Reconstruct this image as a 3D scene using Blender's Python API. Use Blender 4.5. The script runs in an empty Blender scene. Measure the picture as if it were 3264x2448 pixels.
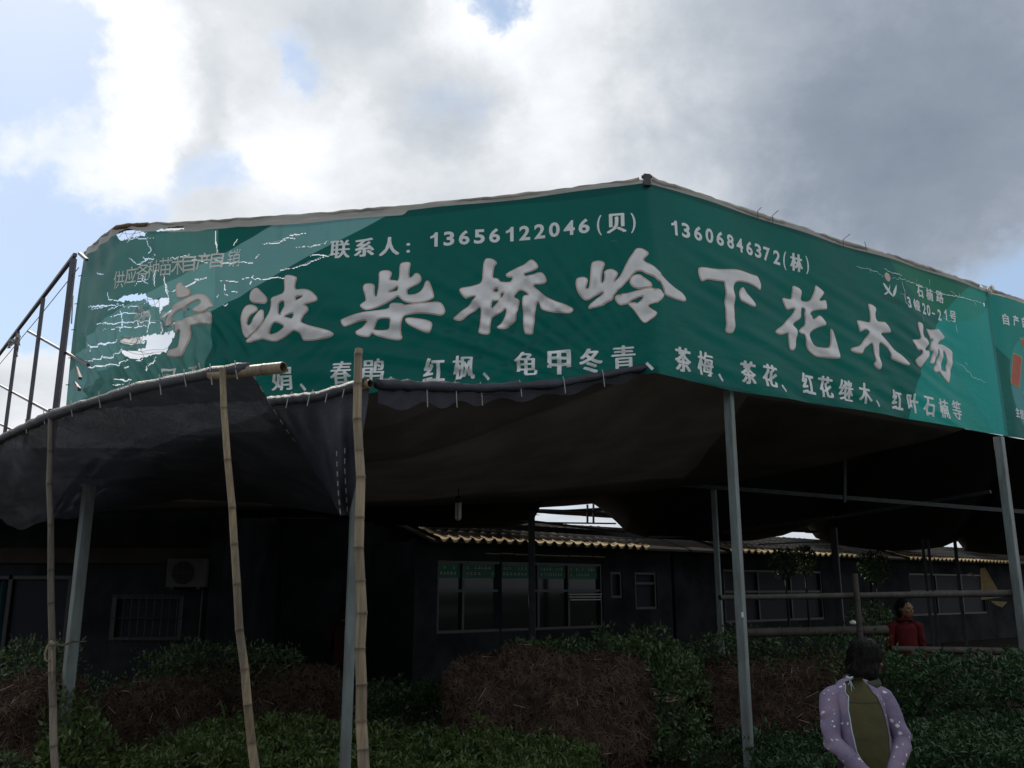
import bpy, bmesh, math, random
import numpy as np
from mathutils import Vector, Matrix
R = math.radians
random.seed(7)
rng = np.random.default_rng(7)
SC = bpy.context.scene
COL = SC.collection
EYE = 1.65

# ------------------------------------------------------------------ camera
cam_d = bpy.data.cameras.new('camera')
cam = bpy.data.objects.new('camera', cam_d)
COL.objects.link(cam)
cam.location = (0, 0, EYE)
cam.rotation_euler = (R(90 + 13.0), 0, 0)
cam_d.sensor_width = 36.0
cam_d.lens = 36.0 * 2822 / 3264
cam_d.clip_start = 0.05
cam_d.clip_end = 2000
SC.camera = cam

# ------------------------------------------------------------------ colour management
SC.view_settings.view_transform = 'Standard'
SC.view_settings.look = 'None'
SC.view_settings.exposure = 0.28
SC.view_settings.gamma = 1.0
SC.view_settings.use_curve_mapping = False

# ------------------------------------------------------------------ sun and sky
# (spot in the 2212-wide view, radius in degrees, weight)
CLOUD_GAPS = [(20, 500, 7, -.55), (120, 600, 7, -.55), (230, 440, 5, -.34), (10, 160, 7, -.72), (60, 20, 5, -.5), (690, 140, 2.6, -.34), (650, 60, 2.2, -.2), (1010, 270, 3.2, -.36), (1060, 0, 3.2, -.65), (2190, 610, 6, -.66), (435, 365, 3.2, -.40),
              (300, 180, 9, .2), (900, 330, 9, .15), (1500, 250, 18, .5), (2000, 250, 16, .5), (60, 780, 5, .5), (1800, 620, 8, .3), (80, 330, 4, .3)]
CLOUD_SHADE = [(150, 140, 8, .27), (80, 330, 8, .28), (700, 330, 9, .15), (1150, 120, 9, .13), (620, 290, 5, .10), (1000, 60, 6, .10), (1300, 330, 10, .06),
               (2120, 150, 21, -.24), (2050, 280, 13, -.14), (1750, 120, 15, -.12), (2000, 470, 12, -.05), (540, 120, 6, -.05), (470, 250, 5, -.05), (660, 190, 4, -.12), (980, 250, 5, -.14), (330, 250, 4, -.10), (800, 60, 5, -.08), (100, 800, 9, .1), (430, 150, 9, .10)]
SUN_EL, SUN_AZ = 42.0, -34.0          # azimuth from +Y, negative = towards -X
sd = Vector((math.sin(R(SUN_AZ)) * math.cos(R(SUN_EL)), math.cos(R(SUN_AZ)) * math.cos(R(SUN_EL)), math.sin(R(SUN_EL))))
sun_d = bpy.data.lights.new('sun', 'SUN')
sun_d.energy = 2.6
sun_d.angle = R(0.5)
sun_d.color = (1.0, 0.93, 0.82)
sun = bpy.data.objects.new('sun', sun_d)
COL.objects.link(sun)
sun.rotation_euler = (-sd).to_track_quat('-Z', 'Y').to_euler()

world = bpy.data.worlds.new('World')
SC.world = world
world.use_nodes = True
WN, WL = world.node_tree.nodes, world.node_tree.links
WN.clear()


class G:
    """small helper for building node graphs"""
    def __init__(s, nt):
        s.n, s.l = nt.nodes, nt.links

    def new(s, t, **kw):
        n = s.n.new(t)
        for k, v in kw.items():
            setattr(n, k, v)
        return n

    def put(s, sock, v):
        if hasattr(v, 'is_linked') or hasattr(v, 'links'):
            s.l.new(v, sock)
        elif v is not None:
            sock.default_value = v

    def m(s, op, a, b=None, c=None, clamp=False):
        n = s.n.new('ShaderNodeMath')
        n.operation = op
        n.use_clamp = clamp
        for i, v in enumerate((a, b, c)):
            if v is not None:
                s.put(n.inputs[i], v)
        return n.outputs[0]

    def vm(s, op, a, b=None):
        n = s.n.new('ShaderNodeVectorMath')
        n.operation = op
        s.put(n.inputs[0], a)
        if b is not None:
            s.put(n.inputs[1], b)
        return n.outputs['Value'] if op in ('DOT_PRODUCT', 'LENGTH') else n.outputs[0]

    def mix(s, f, a, b):
        n = s.n.new('ShaderNodeMix')
        n.data_type = 'RGBA'
        s.put(n.inputs[0], f)
        for i, v in ((6, a), (7, b)):
            if isinstance(v, (tuple, list)) and len(v) == 3:
                v = (*v, 1)
            s.put(n.inputs[i], v)
        return n.outputs[2]

    def ramp(s, v, lo, hi, a=0.0, b=1.0):
        n = s.n.new('ShaderNodeMapRange')
        n.interpolation_type = 'SMOOTHSTEP'
        s.put(n.inputs[0], v)
        n.inputs[1].default_value, n.inputs[2].default_value = lo, hi
        n.inputs[3].default_value, n.inputs[4].default_value = a, b
        return n.outputs[0]

    def noise(s, vec, scale, detail=4, rough=0.55, dist=0.0):
        n = s.n.new('ShaderNodeTexNoise')
        if vec is not None:
            s.put(n.inputs['Vector'], vec)
        n.inputs['Scale'].default_value = scale
        n.inputs['Detail'].default_value = detail
        n.inputs['Roughness'].default_value = rough
        n.inputs['Distortion'].default_value = dist
        return n.outputs[0]

    def mapping(s, vec, scale=(1, 1, 1), rot=(0, 0, 0), loc=(0, 0, 0)):
        n = s.n.new('ShaderNodeMapping')
        s.put(n.inputs[0], vec)
        n.inputs['Scale'].default_value = scale
        n.inputs['Rotation'].default_value = rot
        n.inputs['Location'].default_value = loc
        return n.outputs[0]


def pixdir(x, y):
    """unit direction seen at a spot of the 2212-wide view of the photograph"""
    s = 3264 / 2212
    u, v = x * s - 1632, 1224 - y * s
    t = R(13.0)
    return Vector((u, 2822 * math.cos(t) - v * math.sin(t), 2822 * math.sin(t) + v * math.cos(t))).normalized()


g = G(world.node_tree)
tc = g.new('ShaderNodeTexCoord')
D = g.vm('NORMALIZE', tc.outputs['Generated'])
sep = g.new('ShaderNodeSeparateXYZ')
g.put(sep.inputs[0], D)
zz = g.m('ADD', g.m('MAXIMUM', sep.outputs[2], 0.0), 0.28)
cmb = g.new('ShaderNodeCombineXYZ')
g.put(cmb.inputs[0], g.m('DIVIDE', sep.outputs[0], zz))
g.put(cmb.inputs[1], g.m('DIVIDE', sep.outputs[1], zz))
PC = cmb.outputs[0]


wn = g.new('ShaderNodeTexNoise')
wn.inputs['Scale'].default_value = 3.2
wn.inputs['Detail'].default_value = 7
wn.inputs['Roughness'].default_value = .62
g.l.new(D, wn.inputs['Vector'])
DW = g.vm('NORMALIZE', g.vm('ADD', D, g.vm('MULTIPLY', g.vm('SUBTRACT', wn.outputs['Color'], (.5, .5, .5)), (.34, .34, .34))))


def blob(x, y, rad):
    """soft ragged lobe of the cloud deck, centred on a direction; rad in degrees"""
    d = g.vm('DOT_PRODUCT', DW, tuple(pixdir(x, y)))
    return g.ramp(d, math.cos(R(rad)), math.cos(R(rad * .15)))


sky = g.new('ShaderNodeTexSky', sky_type='NISHITA')
sky.sun_disc = False
sky.sun_elevation = R(SUN_EL)
sky.sun_rotation = R(SUN_AZ)
sky.air_density = 1.0
sky.dust_density = 0.6
n1 = g.noise(g.mapping(PC, loc=(3.1, 1.7, 0.4)), 1.9, 10, 0.56, 0.5)
n2 = g.noise(g.mapping(PC, loc=(7.7, 4.2, 2.0)), 1.5, 10, 0.60, 0.7)
n3 = g.noise(g.mapping(PC, loc=(1.2, 9.1, 5.0)), 4.2, 8, 0.6, 0.3)
dens = g.m('MULTIPLY_ADD', g.m('SUBTRACT', n1, .5), 1.5, .84)
dens = g.m('MULTIPLY_ADD', g.m('SUBTRACT', n3, .5), .35, dens)
for x, y, r, w in CLOUD_GAPS:
    dens = g.m('MULTIPLY_ADD', blob(x, y, r), w, dens)
mask = g.ramp(dens, 0.28, 0.78)
lit = g.m('MULTIPLY_ADD', g.m('SUBTRACT', n2, .5), .50, .75)
for x, y, r, w in CLOUD_SHADE:
    lit = g.m('MULTIPLY_ADD', blob(x, y, r), w, lit)
lit = g.m('MULTIPLY_ADD', g.m('SUBTRACT', n3, 0.5), 0.42, lit)
lit = g.m('MULTIPLY_ADD', g.m('SUBTRACT', 1.0, mask), .10, lit)
lit = g.m('MAXIMUM', g.m('MINIMUM', lit, 1.0), 0.10)
cc = g.new('ShaderNodeValToRGB')
g.put(cc.inputs[0], lit)
e = cc.color_ramp.elements
e[0].position, e[0].color = 0.0, (1.5, 1.8, 2.35, 1)
e[1].position, e[1].color = 1.0, (8.5, 8.65, 8.9, 1)
x1 = e.new(0.30); x1.color = (2.35, 2.75, 3.4, 1)
x2 = e.new(0.55); x2.color = (3.9, 4.3, 4.85, 1)
x3 = e.new(0.78); x3.color = (6.1, 6.4, 6.75, 1)
skyc = g.mix(0.55, sky.outputs[0], (4.2, 5.6, 7.6))
final = g.mix(mask, skyc, cc.outputs[0])
bg = g.new('ShaderNodeBackground')
g.put(bg.inputs[0], final)
bg.inputs[1].default_value = 0.1
wo = g.new('ShaderNodeOutputWorld')
g.l.new(bg.outputs[0], wo.inputs[0])
world.cycles.sampling_method = 'MANUAL'
world.cycles.sample_map_resolution = 512

# ------------------------------------------------------------------ helpers
ORIGIN = {}


def tag(o, label=None, cat=None, group=None, kind=None):
    if label: o['label'] = label
    if cat: o['category'] = cat
    if group: o['group'] = group
    if kind: o['kind'] = kind
    return o


def thing(name, label, cat, loc=(0, 0, 0), group=None):
    o = bpy.data.objects.new(name, None)
    o.empty_display_size = 0.1
    COL.objects.link(o)
    o.location = loc
    ORIGIN[o.name] = Vector(loc)
    return tag(o, label, cat, group)


class MB:
    def __init__(s):
        s.v, s.f, s.a = [], [], {}

    def add(s, vs, fs, **attr):
        k = len(s.v)
        s.v += [tuple(p) for p in vs]
        s.f += [tuple(i + k for i in f) for f in fs]
        for n, val in attr.items():
            s.a.setdefault(n, {})
            for i in range(len(vs)):
                s.a[n][k + i] = val[i] if hasattr(val, '__len__') else val

    def box(s, c, size, rz=0.0, M=None, ch=0.0):
        hx, hy, hz = size[0] / 2, size[1] / 2, size[2] / 2
        m = M if M is not None else Matrix.Rotation(rz, 3, 'Z')
        c = Vector(c)
        if ch <= 0:
            vs = [c + m @ Vector((x, y, z)) for z in (-hz, hz) for x, y in ((-hx, -hy), (hx, -hy), (hx, hy), (-hx, hy))]
            s.add(vs, [(3, 2, 1, 0), (4, 5, 6, 7), (0, 1, 5, 4), (1, 2, 6, 5), (2, 3, 7, 6), (3, 0, 4, 7)])
        else:
            ring = [(-hx + ch, -hy), (hx - ch, -hy), (hx, -hy + ch), (hx, hy - ch), (hx - ch, hy), (-hx + ch, hy), (-hx, hy - ch), (-hx, -hy + ch)]
            vs = [c + m @ Vector((x, y, z)) for z in (-hz, hz) for x, y in ring]
            s.add(vs, [tuple(range(7, -1, -1)), tuple(range(8, 16))] + [(i, (i + 1) % 8, 8 + (i + 1) % 8, 8 + i) for i in range(8)])
        return s

    def bar(s, p0, p1, w, h=None, up=(0, 0, 1), ch=0.0):
        p0, p1 = Vector(p0), Vector(p1)
        z = (p1 - p0); L = z.length; z = z / L
        x = z.cross(Vector(up))
        x = x.normalized() if x.length > 1e-4 else Vector((1, 0, 0))
        y = z.cross(x)
        M = Matrix((x, y, z)).transposed()
        return s.box((p0 + p1) / 2, (w, h or w, L), M=M, ch=ch)

    def tube(s, pts, rad, n=8, cap=True, **attr):
        pts = [Vector(p) for p in pts]
        k = len(pts)
        rads = rad if hasattr(rad, '__len__') else [rad] * k
        vs, at = [], {a: [] for a in attr}
        x = None
        for i, p in enumerate(pts):
            t = (pts[min(i + 1, k - 1)] - pts[max(i - 1, 0)])
            t = t.normalized() if t.length > 1e-9 else Vector((0, 0, 1))
            if x is None:
                r = Vector((0, 0, 1)) if abs(t.z) < 0.9 else Vector((0, 1, 0))
                x = t.cross(r).normalized()
            else:
                x = (x - t * x.dot(t)).normalized()
            y = t.cross(x)
            for j in range(n):
                a = 2 * math.pi * j / n
                vs.append(p + (x * math.cos(a) + y * math.sin(a)) * rads[i])
                for q in attr:
                    at[q].append(attr[q][i] if hasattr(attr[q], '__len__') else attr[q])
        fs = [(i * n + j, i * n + (j + 1) % n, (i + 1) * n + (j + 1) % n, (i + 1) * n + j) for i in range(k - 1) for j in range(n)]
        if cap:
            fs += [tuple(range(n - 1, -1, -1)), tuple((k - 1) * n + j for j in range(n))]
        s.add(vs, fs, **at)
        return s

    def quad(s, a, b, c, d):
        s.add([a, b, c, d], [(0, 1, 2, 3)])
        return s


def link(name, me, mat, parent=None, smooth=False):
    o = bpy.data.objects.new(name, me)
    COL.objects.link(o)
    if mat is not None and not me.materials:
        me.materials.append(mat)
    if parent is not None:
        o.parent = parent
    ORIGIN[o.name] = ORIGIN.get(parent.name, Vector()) if parent is not None else Vector()
    if smooth:
        me.shade_smooth()
    return o


def obj(name, mb, mat, parent=None, smooth=False):
    off = ORIGIN.get(parent.name, Vector()) if parent is not None else Vector()
    me = bpy.data.meshes.new(name)
    me.from_pydata([Vector(v) - off for v in mb.v], [], mb.f)
    for n, d in mb.a.items():
        at = me.attributes.new(n, 'FLOAT', 'POINT')
        arr = np.zeros(len(mb.v), dtype=np.float32)
        for i, val in d.items():
            arr[i] = val
        at.data.foreach_set('value', arr)
    me.update()
    return link(name, me, mat, parent, smooth)


def np_mesh(name, verts, faces, mat, parent=None, attrs=None, uv=None, smooth=False):
    """numpy verts (n,3), faces (m,k)"""
    off = ORIGIN.get(parent.name, Vector()) if parent is not None else Vector()
    verts = np.asarray(verts, dtype=np.float64) - np.array(off)
    faces = np.asarray(faces, dtype=np.int32)
    me = bpy.data.meshes.new(name)
    k = faces.shape[1]
    me.vertices.add(len(verts)); me.vertices.foreach_set('co', verts.astype(np.float32).ravel())
    me.loops.add(faces.size); me.loops.foreach_set('vertex_index', faces.ravel())
    me.polygons.add(len(faces)); me.polygons.foreach_set('loop_start', np.arange(0, faces.size, k, dtype=np.int32))
    me.update(calc_edges=True)
    for n, arr in (attrs or {}).items():
        at = me.attributes.new(n, 'FLOAT', 'POINT')
        at.data.foreach_set('value', np.asarray(arr, dtype=np.float32))
    if uv is not None:
        u = me.uv_layers.new(name='sheet')
        u.data.foreach_set('uv', np.asarray(uv, dtype=np.float32)[faces.ravel()].ravel())
    me.validate()
    return link(name, me, mat, parent, smooth)


def vp(x, y, d, scale=3264 / 2212):
    """world point on the sight line through a spot of the 2212-wide view at forward distance d"""
    u, v = x * scale - 1632, 1224 - y * scale
    t = R(13.0)
    X, Y, Z = u, 2822 * math.cos(t) - v * math.sin(t), 2822 * math.sin(t) + v * math.cos(t)
    return Vector((X / Y * d, d, EYE + Z / Y * d))


# ------------------------------------------------------------------ materials
def mat(name, col, rough=0.8, spec=0.3, var=0.25, vscale=6.0, bump=0.0, bscale=40.0, trans=0.0, metal=0.0, col2=None, attr=None, coord='Object', detail=5, stretch=(1, 1, 1), seg=False):
    m = bpy.data.materials.new(name)
    m.use_nodes = True
    nt = m.node_tree
    nt.nodes.clear()
    g = G(nt)
    tc = g.new('ShaderNodeTexCoord')
    v = g.mapping(tc.outputs[coord], scale=stretch)
    n = g.noise(v, vscale, detail, 0.6)
    f = g.ramp(n, 0.3, 0.7)
    c2 = col2 or tuple(c * (1 - var) for c in col)
    base = g.mix(f, c2, col)
    if attr:
        a = g.new('ShaderNodeAttribute', attribute_name=attr[0])
        base = g.mix(g.m('MULTIPLY', a.outputs['Fac'], attr[2] if len(attr) > 2 else 1.0), base, attr[1])
    if seg:
        sg = g.new('ShaderNodeAttribute', attribute_name='seg')
        streak = g.noise(g.mapping(tc.outputs[coord], scale=(60, 60, 1.2)), 1.0, 6, .65)
        spot = g.noise(tc.outputs[coord], 22, 6, .7)
        k = g.m('MULTIPLY', g.m('MULTIPLY_ADD', sg.outputs['Fac'], .55, .62), g.ramp(streak, .25, .75, .62, 1.12))
        base = g.mix(g.ramp(spot, .58, .72, 0, .55), base, (.075, .068, .06))
        base = g.vm('MULTIPLY', base, k)
    b = g.new('ShaderNodeBsdfPrincipled')
    g.put(b.inputs['Base Color'], base)
    b.inputs['Roughness'].default_value = rough
    b.inputs['Specular IOR Level'].default_value = spec
    b.inputs['Metallic'].default_value = metal
    if bump:
        bn = g.new('ShaderNodeBump')
        bn.inputs['Strength'].default_value = bump
        bn.inputs['Distance'].default_value = 0.01
        g.put(bn.inputs['Height'], g.noise(v, bscale, 4, 0.6))
        g.l.new(bn.outputs[0], b.inputs['Normal'])
    out = g.new('ShaderNodeOutputMaterial')
    sh = b.outputs[0]
    if trans:
        t = g.new('ShaderNodeBsdfTranslucent')
        g.put(t.inputs[0], base)
        ms = g.new('ShaderNodeMixShader')
        ms.inputs[0].default_value = trans
        g.l.new(sh, ms.inputs[1]); g.l.new(t.outputs[0], ms.inputs[2])
        sh = ms.outputs[0]
    g.l.new(sh, out.inputs[0])
    return m


M = {}
M['road'] = mat('pale_concrete_road', (.17, .165, .155), .9, .15, .25, 1.2, .3, 40)
M['soil'] = mat('soil', (.05, .042, .034), .95, .1, .5, 1.5, .6, 30)
M['post'] = mat('painted_steel', (.20, .245, .25), .5, .4, .3, 3.5, .15, 60, col2=(.125, .135, .13), stretch=(3, 3, .7), detail=8)
M['dark_steel'] = mat('weathered_steel', (.055, .055, .062), .55, .4, .35, 9, .1, 60)
M['frame_steel'] = mat('primer_steel', (.085, .080, .10), .5, .4, .3, 9, .1, 60)
M['roof_net'] = mat('roof_shade_net', (.012, .013, .014), .8, .2, .4, 8, .3, 120)
M['brown_tarp'] = mat('brown_tarpaulin', (.088, .078, .069), .8, .15, .35, 1.6, .4, 50, trans=.05)
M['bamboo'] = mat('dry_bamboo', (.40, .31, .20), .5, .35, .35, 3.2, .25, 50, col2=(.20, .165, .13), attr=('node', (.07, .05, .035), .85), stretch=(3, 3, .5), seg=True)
M['bamboo_grey'] = mat('grey_bamboo', (.25, .21, .17), .55, .3, .35, 3.2, .25, 50, col2=(.13, .115, .10), attr=('node', (.05, .04, .03), .85), stretch=(3, 3, .5), seg=True)
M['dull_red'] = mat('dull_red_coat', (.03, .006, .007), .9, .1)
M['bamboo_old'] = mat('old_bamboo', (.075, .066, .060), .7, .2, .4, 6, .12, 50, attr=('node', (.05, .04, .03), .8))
M['bamboo_cut'] = mat('cut_bamboo_inside', (.035, .028, .022), .9, .1)
M['rope'] = mat('sisal_rope', (.33, .27, .20), .9, .1, .4, 60)
M['string'] = mat('pale_string', (.42, .46, .44), .7, .2, .3, 30)
M['sleeve'] = mat('weathered_white_hem', (.66, .65, .61), .7, .2, .5, 3.0, .3, 40, trans=.5)
M['tear'] = mat('frayed_white_backing', (.78, .80, .80), .8, .1, .1, trans=.5)
M['rag'] = mat('grey_rag', (.32, .29, .28), .9, .1, .4, 20, trans=.2)
M['wall'] = mat('darkened_plaster_wall', (.040, .044, .050), .9, .1, .6, 1.3, .2, 40)  # plaster colour lowered to imitate the near-black shade of the yard
M['fascia'] = mat('beige_fascia', (.075, .064, .053), .9, .1, .25, 3.0, .15, 40)
M['dark_door'] = mat('navy_door', (.010, .012, .024), .6, .3, .3, 3)
M['teal_curtain'] = mat('teal_curtain', (.03, .07, .085), .9, .1, .3, 6, stretch=(6, 1, .4))
M['frame_alu'] = mat('window_frame_metal', (.05, .05, .052), .4, .4, .2, 6)
M['white_metal'] = mat('white_metal', (.55, .56, .55), .5, .3, .2, 6)
M['ac_white'] = mat('shade_darkened_white_plastic', (.10, .097, .09), .6, .3, .2, 6)  # white casing plastic darkened in its colour to stand in for deep shade
M['black'] = mat('black_plastic', (.012, .012, .012), .6, .3)
M['green_reflection'] = mat('painted_banner_reflection', (.02, .17, .085), .5, .3, .35, 5)  # green painted in as the facing banners' reflection in the glass
M['mirrored_print'] = mat('mirrored_print', (.50, .56, .52), .6, .2)  # pale lettering of that painted reflection
M['cover_tile'] = mat('grey_roof_tile', (.07, .065, .06), .85, .2, .4, 8, .3, 60)
M['pan_tile'] = mat('tan_roof_tile', (.52, .40, .23), .85, .2, .3, 10, .3, 60)
M['roof_deck'] = mat('roof_boards', (.05, .042, .035), .9, .1)
M['root'] = mat('fibrous_root_soil', (.070, .050, .038), .95, .05, .55, 16, 1.0, 70, col2=(.018, .013, .010))
M['root_strand'] = mat('root_fibre', (.150, .105, .078), .9, .05, .5, 9, col2=(.050, .034, .026), attr=('rnd', (.26, .19, .13), .55))
M['straw'] = mat('pale_straw', (.42, .36, .26), .8, .1)
M['skin'] = mat('tanned_skin', (.23, .12, .07), .6, .3, .2, 20)
M['hair'] = mat('black_hair', (.007, .006, .006), .6, .12, .4, 25, .4, 90, stretch=(3, 3, .6))
M['apron'] = mat('olive_apron_cloth', (.075, .068, .032), .85, .15, .25, 9, .25, 130)
M['apron_trim'] = mat('pale_blue_trim', (.42, .50, .56), .8, .1)
M['collar'] = mat('green_grey_collar', (.055, .062, .05), .85, .15)
M['trousers'] = mat('dark_trousers', (.03, .03, .04), .9, .1)
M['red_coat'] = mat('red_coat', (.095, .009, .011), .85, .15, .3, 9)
M['lamp_glass'] = mat('unlit_lamp_glass', (.5, .47, .40), .3, .4)
M['tan_patch'] = mat('tan_sunlit_patch', (.36, .27, .14), .85, .1, .3, 5)  # tan with the sunlight of the far patch already in it
M['white_plastic'] = mat('white_plastic_bag', (.75, .74, .72), .5, .3)
M['shoe'] = mat('dark_rubber', (.03, .03, .03), .7, .2)


def leaf_mat(name, a, b, tip):
    m = bpy.data.materials.new(name)
    m.use_nodes = True
    m.node_tree.nodes.clear()
    g = G(m.node_tree)
    at = g.new('ShaderNodeAttribute', attribute_name='rnd')
    c = g.mix(at.outputs['Fac'], a, b)
    c = g.mix(g.ramp(at.outputs['Fac'], .9, 1.0), c, tip)
    p = g.new('ShaderNodeBsdfPrincipled')
    g.put(p.inputs['Base Color'], c)
    p.inputs['Roughness'].default_value = .38
    p.inputs['Specular IOR Level'].default_value = .45
    t = g.new('ShaderNodeBsdfTranslucent')
    g.put(t.inputs[0], c)
    ms = g.new('ShaderNodeMixShader')
    ms.inputs[0].default_value = .25
    g.l.new(p.outputs[0], ms.inputs[1]); g.l.new(t.outputs[0], ms.inputs[2])
    o = g.new('ShaderNodeOutputMaterial')
    g.l.new(ms.outputs[0], o.inputs[0])
    return m


def net_mat(name, col, open_, trans, scale=170):
    """woven shade net: dull plastic tape with pinholes and slack threads"""
    m = bpy.data.materials.new(name)
    m.use_nodes = True
    m.node_tree.nodes.clear()
    g = G(m.node_tree)
    tc = g.new('ShaderNodeTexCoord')
    o = tc.outputs['Object']
    big = g.noise(g.mapping(o, scale=(1, 1, 1.6)), 3.0, 6, .62, .6)
    fine = g.noise(g.mapping(o, scale=(1, 1, 2.4)), 90, 3, .6)
    c = g.mix(g.ramp(big, .35, .75), col, tuple(q * 2.3 + .008 for q in col))
    c = g.mix(g.ramp(fine, .45, .75, 0, .5), c, tuple(q * 3 + .02 for q in col))
    p = g.new('ShaderNodeBsdfPrincipled')
    g.put(p.inputs['Base Color'], c)
    p.inputs['Roughness'].default_value = .48
    p.inputs['Specular IOR Level'].default_value = .5
    bn = g.new('ShaderNodeBump'); bn.inputs['Strength'].default_value = .7; bn.inputs['Distance'].default_value = .01
    g.put(bn.inputs['Height'], g.m('ADD', g.m('MULTIPLY', big, 3.0), fine))
    g.l.new(bn.outputs[0], p.inputs['Normal'])
    t = g.new('ShaderNodeBsdfTranslucent'); g.put(t.inputs[0], c)
    ms = g.new('ShaderNodeMixShader'); ms.inputs[0].default_value = trans
    g.l.new(p.outputs[0], ms.inputs[1]); g.l.new(t.outputs[0], ms.inputs[2])
    tr = g.new('ShaderNodeBsdfTransparent')
    hole = g.noise(o, scale, 2, .5)
    m2 = g.new('ShaderNodeMixShader')
    g.put(m2.inputs[0], g.ramp(hole, .5, .78, 0, open_))
    g.l.new(ms.outputs[0], m2.inputs[1]); g.l.new(tr.outputs[0], m2.inputs[2])
    ou = g.new('ShaderNodeOutputMaterial'); g.l.new(m2.outputs[0], ou.inputs[0])
    return m


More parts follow.
